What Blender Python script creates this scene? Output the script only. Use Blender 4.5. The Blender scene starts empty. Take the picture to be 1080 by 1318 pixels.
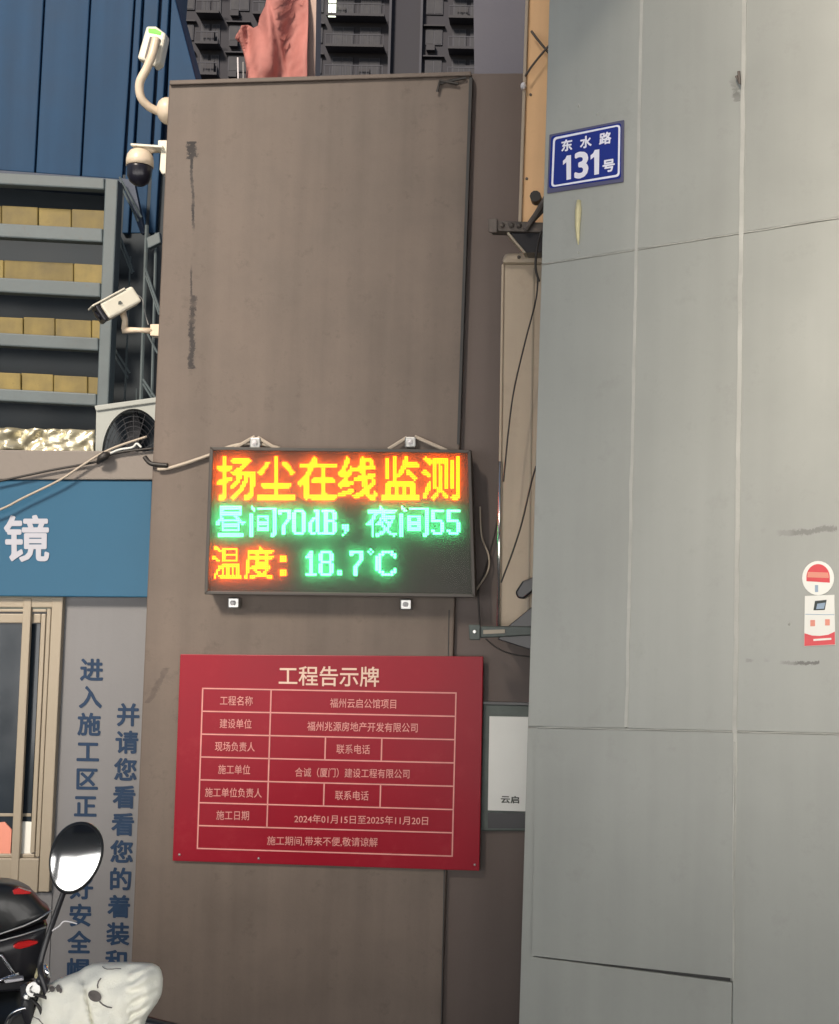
import bpy, bmesh, math, random
from mathutils import Vector, Matrix, noise
random.seed(7)
SC = bpy.context.scene
COL = SC.collection
R = math.radians

# ------------------------------------------------------------------ camera
F_PX, PX0, PY0 = 1650.0, 720.0, 692.0          # focal length and principal point in photo pixels
EYE = Vector((0, 0, 1.6))
TH, ROLL = math.asin(0.0594), 0.020
fw = Vector((0, math.cos(TH), math.sin(TH)))
up0 = Vector((0, -math.sin(TH), math.cos(TH)))
rt0 = Vector((1, 0, 0))
UP = math.cos(ROLL) * up0 - math.sin(ROLL) * rt0
RT = math.cos(ROLL) * rt0 + math.sin(ROLL) * up0
cd = bpy.data.cameras.new('camera')
cd.lens = F_PX / 1318 * 36
cd.sensor_width = 36
cd.shift_x = (540 - PX0) / 1318
cd.shift_y = (PY0 - 659) / 1318
cd.clip_start = 0.05
cd.clip_end = 2000
cam = bpy.data.objects.new('camera', cd)
COL.objects.link(cam)
m3 = Matrix((RT, UP, -fw)).transposed()
cam.matrix_world = Matrix.Translation(EYE) @ m3.to_4x4()
SC.camera = cam

# ------------------------------------------------------------------ light
SUN_EL, SUN_AZ = R(35), R(-20)                   # azimuth to the right of straight behind the camera
to_sun = Vector((math.sin(SUN_AZ) * math.cos(SUN_EL), -math.cos(SUN_AZ) * math.cos(SUN_EL), math.sin(SUN_EL)))
world = bpy.data.worlds.new('World')
SC.world = world
world.use_nodes = True
nt = world.node_tree
bg = nt.nodes['Background']
sky = nt.nodes.new('ShaderNodeTexSky')
sky.sky_type = 'NISHITA'
sky.sun_disc = False
sky.sun_elevation = SUN_EL
sky.sun_rotation = math.atan2(to_sun.x, to_sun.y)
nt.links.new(sky.outputs[0], bg.inputs[0])
bg.inputs[1].default_value = 0.05
sd = bpy.data.lights.new('sun', 'SUN')
sd.energy = 3.3
sd.angle = R(11)
sd.color = (1.0, 0.87, 0.72)
sun = bpy.data.objects.new('sun', sd)
COL.objects.link(sun)
sun.location = (4, -6, 8)
sun.rotation_euler = (-to_sun).to_track_quat('-Z', 'Y').to_euler()
SC.view_settings.view_transform = 'Standard'
SC.view_settings.look = 'None'
SC.view_settings.gamma = 1
SC.view_settings.use_curve_mapping = False
SC.view_settings.exposure = 0.5

# ------------------------------------------------------------------ helpers
class Plane:
    """vertical plane; u runs right, v up, n towards the camera; P() meets the sight line of a photo pixel"""
    def __init__(s, px, depth, yaw=0.0):
        d = ray(px, 790)
        s.O = EYE + d * (depth / d.y)
        y = R(yaw)
        s.u = Vector((math.cos(y), -math.sin(y), 0))
        s.v = Vector((0, 0, 1))
        s.n = s.u.cross(s.v)
    def P(s, x, y, off=0.0):
        d = ray(x, y)
        o = s.O + s.n * off
        t = (o - EYE).dot(s.n) / d.dot(s.n)
        return EYE + d * t

def ray(x, y):
    return fw + RT * ((x - PX0) / F_PX) - UP * ((y - PY0) / F_PX)

WL = {}
class MB:
    def __init__(s):
        s.v, s.f = [], []
    def add(s, vs, fs):
        b = len(s.v)
        s.v += [Vector(p) for p in vs]
        s.f += [tuple(i + b for i in f) for f in fs]
        return s
    def prism_w(s, front, back):
        n = len(front)
        fs = [tuple(range(n)), tuple(range(2 * n - 1, n - 1, -1))]
        fs += [(i, i + n, (i + 1) % n + n, (i + 1) % n) for i in range(n)]
        return s.add(list(front) + list(back), fs)
    def prism(s, pl, pts, z1, z0):
        fr = [pl.P(x, y, z1) for x, y in pts]
        return s.prism_w(fr, [p - pl.n * (z1 - z0) for p in fr])
    def rect(s, pl, x0, y0, x1, y1, z1, z0):
        return s.prism(pl, [(x0, y0), (x1, y0), (x1, y1), (x0, y1)], z1, z0)
    def box(s, lo, hi):
        a, b = Vector(lo), Vector(hi)
        vs = [(x, y, z) for z in (a.z, b.z) for y in (a.y, b.y) for x in (a.x, b.x)]
        return s.add(vs, [(0, 2, 3, 1), (4, 5, 7, 6), (0, 1, 5, 4), (2, 6, 7, 3), (0, 4, 6, 2), (1, 3, 7, 5)])
    def tube(s, pts, r, n=8, cap=True):
        pts = [Vector(p) for p in pts]
        rs = r if isinstance(r, (list, tuple)) else [r] * len(pts)
        vs, fs = [], []
        ref = None
        for i, p in enumerate(pts):
            t = (pts[min(i + 1, len(pts) - 1)] - pts[max(i - 1, 0)]).normalized()
            if ref is None:
                ref = t.orthogonal().normalized()
            ref = (ref - t * ref.dot(t)).normalized()
            b = t.cross(ref)
            for k in range(n):
                a = 2 * math.pi * k / n
                vs.append(p + (ref * math.cos(a) + b * math.sin(a)) * rs[i])
        for i in range(len(pts) - 1):
            for k in range(n):
                fs.append((i * n + k, i * n + (k + 1) % n, (i + 1) * n + (k + 1) % n, (i + 1) * n + k))
        if cap:
            fs += [tuple(range(n - 1, -1, -1)), tuple((len(pts) - 1) * n + k for k in range(n))]
        return s.add(vs, fs)
    def lathe(s, c, axis, prof, n=24, sx=1.0):
        """prof: list of (distance along axis, radius)"""
        axis = Vector(axis).normalized()
        a0 = axis.orthogonal().normalized() if abs(axis.x) > .5 else (Vector((1, 0, 0)) - axis * axis.x).normalized()
        b0 = axis.cross(a0)
        vs, fs = [], []
        for h, r in prof:
            for k in range(n):
                a = 2 * math.pi * k / n
                vs.append(Vector(c) + axis * h + (a0 * math.cos(a) * sx + b0 * math.sin(a)) * max(r, 1e-4))
        for i in range(len(prof) - 1):
            for k in range(n):
                fs.append((i * n + k, i * n + (k + 1) % n, (i + 1) * n + (k + 1) % n, (i + 1) * n + k))
        fs += [tuple(range(n - 1, -1, -1)), tuple((len(prof) - 1) * n + k for k in range(n))]
        return s.add(vs, fs)
    def build(s, name, mat, parent=None, bevel=0, smooth=False, seg=2, origin=None, recalc=True):
        if parent is not None:
            org = WL[parent]
        elif origin is not None:
            org = Vector(origin)
        else:
            xs = [p.x for p in s.v]; ys = [p.y for p in s.v]; zs = [p.z for p in s.v]
            org = Vector(((min(xs) + max(xs)) / 2, (min(ys) + max(ys)) / 2, min(zs)))
        me = bpy.data.meshes.new(name)
        me.from_pydata([p - org for p in s.v], [], s.f)
        if recalc:
            bm = bmesh.new(); bm.from_mesh(me)
            bmesh.ops.recalc_face_normals(bm, faces=bm.faces)
            bm.to_mesh(me); bm.free()
        me.materials.append(mat)
        o = bpy.data.objects.new(name, me)
        COL.objects.link(o)
        WL[o] = org
        if parent is not None:
            o.parent = parent
        else:
            o.location = org
        if smooth:
            for p in me.polygons: p.use_smooth = True
        if bevel:
            b = o.modifiers.new('bevel', 'BEVEL')
            b.width = bevel; b.segments = seg; b.limit_method = 'ANGLE'; b.angle_limit = R(40)
            b.harden_normals = False
        return o

def empty(name, loc):
    o = bpy.data.objects.new(name, None)
    o.empty_display_size = .1
    COL.objects.link(o)
    o.location = loc
    WL[o] = Vector(loc)
    return o

def tag(o, label=None, cat=None, group=None, kind=None):
    if label: o['label'] = label
    if cat: o['category'] = cat
    if group: o['group'] = group
    if kind: o['kind'] = kind
    return o

def base_of(p):           # point on the ground under p
    return Vector((p.x, p.y, 0))

def ln(p, q):             # x along the line p-q at height y
    return lambda y: p[0] + (q[0] - p[0]) * (y - p[1]) / (q[1] - p[1])

def smooth_pts(pts, n=6):
    out = []
    P = [pts[0]] + list(pts) + [pts[-1]]
    for i in range(1, len(P) - 2):
        for k in range(n):
            t = k / n
            a, b, c, d = P[i - 1], P[i], P[i + 1], P[i + 2]
            out.append(0.5 * ((2 * b) + (c - a) * t + (2 * a - 5 * b + 4 * c - d) * t * t + (3 * b - a - 3 * c + d) * t ** 3))
    out.append(P[-2])
    return out

# ------------------------------------------------------------------ materials
def M(name, col, rough=.5, metal=0.0, var=.12, vscale=2.5, bump=.15, bscale=90, wave=0.0, coat=0.0, streak=0.0, spec=.5, hook=None, dirtcol=None, dirt=0.0, objvar=.03):
    m = bpy.data.materials.new(name)
    m.use_nodes = True
    n = m.node_tree; N = n.nodes; L = n.links
    bs = N['Principled BSDF']
    bs.inputs['Roughness'].default_value = rough
    bs.inputs['Metallic'].default_value = metal
    bs.inputs['Coat Weight'].default_value = coat
    bs.inputs['Specular IOR Level'].default_value = spec
    tc = N.new('ShaderNodeTexCoord')
    n1 = N.new('ShaderNodeTexNoise'); n1.inputs['Scale'].default_value = vscale; n1.inputs['Detail'].default_value = 8
    n1.inputs['Roughness'].default_value = .62
    L.new(tc.outputs['Object'], n1.inputs['Vector'])
    mr = N.new('ShaderNodeMapRange')
    mr.inputs['From Min'].default_value = .3; mr.inputs['From Max'].default_value = .7
    mr.inputs['To Min'].default_value = 1 - var; mr.inputs['To Max'].default_value = 1 + var
    L.new(n1.outputs['Fac'], mr.inputs['Value'])
    oi = N.new('ShaderNodeObjectInfo')
    ro = N.new('ShaderNodeMapRange'); ro.inputs['To Min'].default_value = 1 - objvar; ro.inputs['To Max'].default_value = 1 + objvar
    L.new(oi.outputs['Random'], ro.inputs['Value'])
    mo = N.new('ShaderNodeMath'); mo.operation = 'MULTIPLY'
    L.new(mr.outputs[0], mo.inputs[0]); L.new(ro.outputs[0], mo.inputs[1])
    fac = mo.outputs[0]
    if streak:
        mp = N.new('ShaderNodeMapping'); mp.inputs['Scale'].default_value = (14, 14, .7)
        n3 = N.new('ShaderNodeTexNoise'); n3.inputs['Scale'].default_value = 1.0; n3.inputs['Detail'].default_value = 6
        L.new(tc.outputs['Object'], mp.inputs['Vector']); L.new(mp.outputs[0], n3.inputs['Vector'])
        m2 = N.new('ShaderNodeMapRange'); m2.inputs['From Min'].default_value = .35; m2.inputs['From Max'].default_value = .7
        m2.inputs['To Min'].default_value = 1 + streak * .4; m2.inputs['To Max'].default_value = 1 - streak
        L.new(n3.outputs['Fac'], m2.inputs['Value'])
        mu = N.new('ShaderNodeMath'); mu.operation = 'MULTIPLY'
        L.new(fac, mu.inputs[0]); L.new(m2.outputs[0], mu.inputs[1]); fac = mu.outputs[0]
    vm = N.new('ShaderNodeVectorMath'); vm.operation = 'SCALE'
    vm.inputs[0].default_value = col
    L.new(fac, vm.inputs['Scale'])
    cout = vm.outputs[0]
    if dirt:
        nd = N.new('ShaderNodeTexNoise'); nd.inputs['Scale'].default_value = vscale * 4; nd.inputs['Detail'].default_value = 10
        nd.inputs['Roughness'].default_value = .75
        L.new(tc.outputs['Object'], nd.inputs['Vector'])
        rd = N.new('ShaderNodeMapRange'); rd.inputs['From Min'].default_value = .55; rd.inputs['From Max'].default_value = .75
        rd.inputs['To Max'].default_value = dirt
        L.new(nd.outputs['Fac'], rd.inputs['Value'])
        mx = N.new('ShaderNodeMix'); mx.data_type = 'RGBA'
        L.new(rd.outputs[0], mx.inputs['Factor']); L.new(cout, mx.inputs['A'])
        mx.inputs['B'].default_value = (*(dirtcol or tuple(c * .4 for c in col)), 1)
        cout = mx.outputs['Result']
    if hook:
        cout = hook(n, cout)
    L.new(cout, bs.inputs['Base Color'])
    # roughness variation
    mr3 = N.new('ShaderNodeMapRange'); mr3.inputs['To Min'].default_value = max(rough - .1, .02); mr3.inputs['To Max'].default_value = min(rough + .12, 1)
    L.new(n1.outputs['Fac'], mr3.inputs['Value']); L.new(mr3.outputs[0], bs.inputs['Roughness'])
    if bump or wave:
        n2 = N.new('ShaderNodeTexNoise'); n2.inputs['Scale'].default_value = bscale; n2.inputs['Detail'].default_value = 4
        L.new(tc.outputs['Object'], n2.inputs['Vector'])
        bp = N.new('ShaderNodeBump'); bp.inputs['Strength'].default_value = bump; bp.inputs['Distance'].default_value = .002
        L.new(n2.outputs['Fac'], bp.inputs['Height'])
        last = bp
        if wave:
            n4 = N.new('ShaderNodeTexNoise'); n4.inputs['Scale'].default_value = 2.2; n4.inputs['Detail'].default_value = 2
            L.new(tc.outputs['Object'], n4.inputs['Vector'])
            b2 = N.new('ShaderNodeBump'); b2.inputs['Strength'].default_value = wave; b2.inputs['Distance'].default_value = .03
            L.new(n4.outputs['Fac'], b2.inputs['Height']); L.new(bp.outputs[0], b2.inputs['Normal'])
            last = b2
        L.new(last.outputs[0], bs.inputs['Normal'])
    return m

def emis(name, col, s=1.0, base=(0, 0, 0)):
    m = bpy.data.materials.new(name); m.use_nodes = True
    b = m.node_tree.nodes['Principled BSDF']
    b.inputs['Base Color'].default_value = (*base, 1)
    b.inputs['Emission Color'].default_value = (*col, 1)
    b.inputs['Emission Strength'].default_value = s
    return m

def mask_nodes(n, items):
    """ irregular streaks fixed in the place: items = (x0, x1, z_lo, z_hi, width, seed, density, axis) """
    N, L = n.nodes, n.links
    def math_(op, a, b=None, c=None, clamp=False):
        q = N.new('ShaderNodeMath'); q.operation = op; q.use_clamp = clamp
        for i, v in enumerate((a, b, c)):
            if v is None: continue
            if isinstance(v, (int, float)): q.inputs[i].default_value = v
            else: L.new(v, q.inputs[i])
        return q.outputs[0]
    geo = N.new('ShaderNodeNewGeometry')
    sp = N.new('ShaderNodeSeparateXYZ'); L.new(geo.outputs['Position'], sp.inputs[0])
    tot = None
    for (a, b, width, dens, fine) in items:      # streak from point a to point b
        horiz = abs(b.x - a.x) > abs(b.z - a.z)
        s0, s1 = (a.x, b.x) if horiz else (a.z, b.z)
        c0, c1 = (a.z, b.z) if horiz else (a.x, b.x)
        along = sp.outputs[0] if horiz else sp.outputs[2]
        across = sp.outputs[2] if horiz else sp.outputs[0]
        t = math_('DIVIDE', math_('SUBTRACT', along, s0), (s1 - s0))
        ctr = math_('MULTIPLY_ADD', t, (c1 - c0), c0)
        nz = N.new('ShaderNodeTexNoise'); nz.noise_dimensions = '1D'; nz.inputs['W'].default_value = 0
        nz.inputs['Scale'].default_value = 9; nz.inputs['Detail'].default_value = 5
        L.new(math_('ADD', along, 3.1), nz.inputs['W'])
        wob = math_('MULTIPLY', math_('SUBTRACT', nz.outputs['Fac'], .5), width * 1.6)
        d = math_('ABSOLUTE', math_('SUBTRACT', across, math_('ADD', ctr, wob)))
        n2 = N.new('ShaderNodeTexNoise'); n2.inputs['Scale'].default_value = fine; n2.inputs['Detail'].default_value = 7
        n2.inputs['Roughness'].default_value = .8
        L.new(geo.outputs['Position'], n2.inputs['Vector'])
        n5 = N.new('ShaderNodeTexNoise'); n5.noise_dimensions = '1D'; n5.inputs['Scale'].default_value = 6; n5.inputs['Detail'].default_value = 3
        L.new(math_('ADD', along, 7.7 + a.x), n5.inputs['W'])
        prof = math_('MULTIPLY', math_('SUBTRACT', 1.0, math_('DIVIDE', d, width), clamp=True), 1.0)
        gate = math_('MULTIPLY', math_('SUBTRACT', n5.outputs['Fac'], .36), 6.0, clamp=True)
        sp2 = math_('MULTIPLY', math_('SUBTRACT', math_('ADD', n2.outputs['Fac'], math_('MULTIPLY', prof, .35)), .62), 9.0, clamp=True)
        inr = math_('MULTIPLY', math_('GREATER_THAN', t, 0.0), math_('LESS_THAN', t, 1.0))
        k = math_('MULTIPLY', math_('MULTIPLY', math_('MULTIPLY', prof, 2.0, clamp=True), sp2), math_('MULTIPLY', inr, math_('MULTIPLY', gate, dens)))
        tot = k if tot is None else math_('MAXIMUM', tot, k)
    return tot

def stain_hook(items, col):
    def h(n, cout):
        fac = mask_nodes(n, items)
        mx = n.nodes.new('ShaderNodeMix'); mx.data_type = 'RGBA'
        n.links.new(fac, mx.inputs['Factor']); n.links.new(cout, mx.inputs['A'])
        mx.inputs['B'].default_value = (*col, 1)
        return mx.outputs['Result']
    return h

# planes
W = Plane(400, 4.25, 3.0)       # the tan wall
G2 = Plane(640, 4.245, 3.0)      # brown wall in the gap
CP = Plane(690, 3.70, 25.0)     # grey cladding
LB = Plane(100, 4.50, 1.0)      # left building's ground-floor front
SL = Plane(80, 4.95, -2.5)      # slatted frame above
BL = Plane(80, 5.25, -2.0)      # blue siding
PI1 = Plane(680, 4.08, 3.0)     # cream pilaster
SQ = Plane(100, 2.40, 0.0)      # scooter in front

MAT = {}
def mk(k, *a, **kw): MAT[k] = M(k, *a, **kw)
wstain = [(W.P(247, 182), W.P(246, 205), .030, .95, 90), (W.P(247, 200), W.P(250, 330), .009, 1.0, 110),
          (W.P(248, 300), W.P(246, 380), .006, .8, 110), (W.P(247, 380), W.P(247, 475), .019, .9, 130),
          (W.P(190, 905), W.P(215, 860), .02, .3, 30)]
mk('tan_wall', (.138, .110, .092), .58, spec=.35, var=.15, vscale=4.5, bump=.12, bscale=160, wave=.5, streak=.12,
   hook=stain_hook(wstain, (.012, .010, .012)), dirt=.5)
mk('brown_wall', (.105, .082, .074), .5, spec=.35, var=.08, bump=.12, bscale=160, streak=.08, wave=.1, dirt=.2)
cst = [(CP.P(968, 684, .003), CP.P(1078, 682, .003), .014, .5, 70), (CP.P(960, 850, .003), CP.P(1055, 853, .003), .009, .8, 90),
       (CP.P(948, 95, .003), CP.P(951, 130, .003), .02, .6, 40)]
mk('grey_cladding', (.35, .36, .33), .36, var=.065, vscale=2.4, bump=.06, bscale=200, wave=.4, streak=.05,
   hook=stain_hook(cst, (.10, .095, .085)), dirt=.35, dirtcol=(.22, .22, .20))
mk('sealant', (.46, .46, .42), .6, var=.15, vscale=9, bump=.4, bscale=60, dirt=.3)
mk('dark_joint', (.05, .05, .05), .8)
mk('blue_siding', (.018, .056, .120), .6, spec=.18, var=.12, bump=.08, streak=.15, wave=.12)
mk('deep_blue', (.018, .036, .075), .5, var=.2, streak=.2)
mk('rail_paint', (.095, .122, .132), .5, var=.15, dirt=.75, dirtcol=(.10, .09, .08), vscale=6)
mk('dark_void', (.022, .032, .042), .7)
mk('yellow_board', (.185, .138, .038), .6, var=.3, vscale=9, streak=.2, objvar=.18, dirt=.5)
mk('dull_glass', (.02, .028, .038), .12, spec=.6, bump=0)
mk('beam', (.195, .17, .15), .55, var=.06, dirt=.25)
mk('sign_blue', (.02, .095, .175), .38, spec=.3, var=.05, vscale=2, bump=.04)
mk('letter_white', (.72, .70, .72), .4, var=.05)
mk('lilac_wall', (.165, .165, .172), .45, var=.06, streak=.05, dirt=.1)
mk('letter_pale', (.40, .41, .47), .45, var=.06)
mk('letter_blue', (.018, .04, .085), .45, spec=.2, var=.15, vscale=15)
mk('cream_frame', (.31, .265, .20), .4, var=.06, dirt=.2)
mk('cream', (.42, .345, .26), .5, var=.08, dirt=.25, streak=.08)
mk('warm_lit_cream', (.80, .50, .26), .55, var=.1, dirt=.2, streak=.1)  # cream with the warm light from indoors put into its base colour
mk('trim_metal', (.72, .72, .70), .16, metal=.95, var=.05, bump=.05)
mk('cam_white', (.70, .58, .44), .35, var=.05, dirt=.12)
mk('cam_white2', (.72, .69, .58), .35, var=.05, dirt=.12)
mk('black_plastic', (.018, .018, .022), .3, var=.2, bump=.1)
mk('black_gloss', (.012, .013, .014), .3, var=.3, vscale=8, bump=.02, coat=.15)
mk('dome_glass', (.012, .012, .02), .28, bump=0)
mk('cabinet', (.05, .043, .037), .45, var=.12)
mk('led_board', (.02, .02, .02), .6)
mk('red_sign', (.25, .006, .018), .30, spec=.2, var=.08, vscale=2.0, bump=.03, wave=.10, dirt=.12, dirtcol=(.4, .08, .08))
mk('red_line', (.62, .26, .235), .45, var=.15, vscale=12)
mk('red_title', (.70, .50, .40), .45, var=.08)
mk('plate_blue', (.012, .028, .24), .25, var=.08, bump=.02)
mk('plate_grey', (.09, .09, .17), .4, var=.2)
mk('plate_white', (.86, .86, .95), .25, var=.03, bump=.02)
mk('sign_paper', (.66, .68, .66), .5, var=.05)
mk('ink', (.04, .05, .045), .6)
mk('rust_steel', (.10, .085, .075), .55, metal=.3, var=.35, vscale=14, dirt=.7, dirtcol=(.22, .17, .13))
mk('green_steel', (.07, .085, .08), .5, metal=.3, var=.3, vscale=14, dirt=.5)
mk('cable_black', (.025, .022, .02), .5)
mk('cable_pale', (.42, .36, .29), .5)
mk('cable_grey', (.25, .25, .25), .5)
mk('steel', (.45, .45, .44), .3, metal=.9)
mk('ac_grey', (.34, .36, .34), .5, var=.08, dirt=.3)
mk('purple_wall', (.075, .075, .105), .6, var=.06)
mk('red_cloth', (.40, .155, .135), .75, var=.2, vscale=5, bump=.3, bscale=200)
mk('post_cream', (.42, .30, .25), .6)
mk('tower_wall', (.040, .040, .052), .8, var=.15, vscale=.2)
mk('tower_light', (.075, .077, .095), .8, var=.2, vscale=.3)
mk('tower_slab', (.036, .036, .046), .7, var=.15, vscale=.3)
mk('tower_glass', (.026, .028, .040), .65)
mk('quilt', (.88, .87, .76), .8, var=.05, bump=.4, bscale=300)
mk('print_grey', (.13, .115, .105), .8, var=.2, vscale=20)
mk('mirror_glass', (.86, .87, .88), .03, metal=1.0, var=.01, bump=0)
mk('red_lens', (.62, .02, .02), .15, var=.1, coat=.8)
mk('chrome', (.75, .75, .76), .12, metal=1.0, var=.05, bump=0)
mk('rubber', (.02, .02, .02), .8)
mk('asphalt', (.05, .05, .052), .85, var=.25, bump=.8, bscale=120)
mk('paving', (.19, .18, .17), .8, var=.2, bump=.5, dirt=.3)
mk('street_wall', (.10, .095, .09), .7, var=.1, vscale=.6)
mk('shutter_white', (.82, .82, .84), .5, var=.05)
mk('tape', (.66, .60, .35), .4, var=.15, vscale=20, dirt=.3)
mk('sticker_white', (.80, .80, .74), .35, var=.03)
mk('sticker_red', (.66, .05, .06), .35, var=.1)
mk('sticker_pink', (.75, .28, .20), .4, var=.1)
mk('sticker_blue', (.30, .40, .52), .4)
mk('foil', (.80, .74, .55), .3, metal=.7, var=.25, vscale=8, bump=0)
mk('led_green_lamp', (.1, .5, .02))
MAT['led_red'] = emis('led_red', (17.0, 1.9, .0))
MAT['led_green'] = emis('led_green', (.9, 13.0, 4.0))
MAT['lamp_green'] = emis('lamp_green', (.22, .95, .06), .9)
MAT['shop_fill_light'] = emis('shop_fill_light', (1.0, .96, .91), 3.2, (.5, .5, .5))  # glow added behind the camera as fill, guessed from the mirror's reflection
MAT['lit_pane'] = emis('lit_pane', (1.6, 1.7, 1.3))
# sheet added over the display to imitate bloom: passes most light, scatters the rest
m = bpy.data.materials.new('bloom_sheet'); m.use_nodes = True
n = m.node_tree; N = n.nodes; N.remove(N['Principled BSDF'])
tr = N.new('ShaderNodeBsdfTransparent'); tl = N.new('ShaderNodeBsdfTranslucent'); tl.inputs[0].default_value = (.6, .58, .55, 1)
gl = N.new('ShaderNodeBsdfGlossy'); gl.inputs['Roughness'].default_value = .25
df = N.new('ShaderNodeBsdfDiffuse'); df.inputs[0].default_value = (.18, .18, .15, 1)
a = N.new('ShaderNodeMixShader'); a.inputs[0].default_value = .5
b = N.new('ShaderNodeMixShader'); b.inputs[0].default_value = .28
c = N.new('ShaderNodeMixShader'); c.inputs[0].default_value = .005
n.links.new(tl.outputs[0], a.inputs[1]); n.links.new(df.outputs[0], a.inputs[2]); a.inputs[0].default_value = .25
n.links.new(tr.outputs[0], b.inputs[1]); n.links.new(a.outputs[0], b.inputs[2])
n.links.new(b.outputs[0], c.inputs[1]); n.links.new(gl.outputs[0], c.inputs[2])
n.links.new(c.outputs[0], N['Material Output'].inputs[0])
MAT['milky'] = m

# ------------------------------------------------------------------ text
_glyph = {}
def glyphs(body, weight=0.0):
    k = (body, weight)
    if k not in _glyph:
        c = bpy.data.curves.new('lettering', 'FONT')
        c.body = body; c.size = 1; c.offset = weight; c.resolution_u = 3; c.fill_mode = 'FRONT'
        o = bpy.data.objects.new('lettering', c); COL.objects.link(o)
        dg = bpy.context.evaluated_depsgraph_get()
        me = bpy.data.meshes.new_from_object(o.evaluated_get(dg), depsgraph=dg)
        vs = [(v.co.x, v.co.y) for v in me.vertices]; fs = [tuple(p.vertices) for p in me.polygons]
        bpy.data.objects.remove(o); bpy.data.curves.remove(c); bpy.data.meshes.remove(me)
        _glyph[k] = (vs, fs)
    return _glyph[k]

def bilin(q):
    tl_, tr_, br_, bl_ = q
    def f(u, v):
        x = (1 - v) * ((1 - u) * tl_[0] + u * tr_[0]) + v * ((1 - u) * bl_[0] + u * br_[0])
        y = (1 - v) * ((1 - u) * tl_[1] + u * tr_[1]) + v * ((1 - u) * bl_[1] + u * br_[1])
        return x, y
    return f

def put_text(mb, pl, body, quad, z, weight=0.0, em=False):
    """flat lettering: its box fills the pixel quad (tl, tr, br, bl) on the plane; em=True maps one full-width cell"""
    vs, fs = glyphs(body, 0.0)
    if em: x0, x1, y0, y1 = 0, len(body), -.12, .88
    else:
        x0 = min(v[0] for v in vs); x1 = max(v[0] for v in vs); y0 = min(v[1] for v in vs); y1 = max(v[1] for v in vs)
    f = bilin(quad)
    w = weight
    offs = [(0, 0)] if w <= 0 else [(0, 0), (w, 0), (-w, 0), (0, w), (0, -w), (.7 * w, .7 * w), (-.7 * w, .7 * w), (.7 * w, -.7 * w), (-.7 * w, -.7 * w)]
    for k, (ox, oy) in enumerate(offs):
        mb.add([pl.P(*f((x + ox - x0) / (x1 - x0), (y1 - y - oy) / (y1 - y0)), z + k * .00006) for x, y in vs], fs)

def boxq(x0, y0, x1, y1, slope=0.0):
    return [(x0, y0), (x1, y0 + slope * (x1 - x0)), (x1, y1 + slope * (x1 - x0)), (x0, y1)]

def raster(body, nx, ny, weight=0.0, ss=3, thr=.45):
    vs0, fs0 = glyphs(body, 0.0)
    vs, fs = [], []
    w = weight
    for ox, oy in ((0, 0), (w, 0), (-w, 0), (0, w), (0, -w)):
        b_ = len(vs)
        vs += [(x + ox, y + oy) for x, y in vs0]; fs += [tuple(i + b_ for i in f_) for f_ in fs0]
    x0 = min(v[0] for v in vs); x1 = max(v[0] for v in vs); y0 = min(v[1] for v in vs); y1 = max(v[1] for v in vs)
    tri = []
    for f in fs:
        for i in range(1, len(f) - 1): tri.append((vs[f[0]], vs[f[i]], vs[f[i + 1]]))
    W_, H_ = nx * ss, ny * ss
    g = [[0] * W_ for _ in range(H_)]
    for A, B, C in tri:
        T = [((p[0] - x0) / (x1 - x0) * W_, (y1 - p[1]) / (y1 - y0) * H_) for p in (A, B, C)]
        xa, xb = min(t[0] for t in T), max(t[0] for t in T); ya, yb = min(t[1] for t in T), max(t[1] for t in T)
        for j in range(max(0, int(ya)), min(H_, int(yb) + 1)):
            for i in range(max(0, int(xa)), min(W_, int(xb) + 1)):
                px, py = i + .5, j + .5
                s = [(T[(k + 1) % 3][0] - T[k][0]) * (py - T[k][1]) - (T[(k + 1) % 3][1] - T[k][1]) * (px - T[k][0]) for k in range(3)]
                if all(q >= 0 for q in s) or all(q <= 0 for q in s): g[j][i] = 1
    out = []
    for j in range(ny):
        for i in range(nx):
            c = sum(g[j * ss + b_][i * ss + a_] for a_ in range(ss) for b_ in range(ss))
            if c >= thr * ss * ss: out.append((i, j))
    return out

# ------------------------------------------------------------------ ground
tag(MB().box((-300, -300, -.2), (300, 300, 0)).build('ground', MAT['asphalt']), kind='structure')
tag(MB().box((-6, 2.9, .0), (5, 4.05, .05)).build('pavement', MAT['paving'], bevel=.01), kind='structure')

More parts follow.
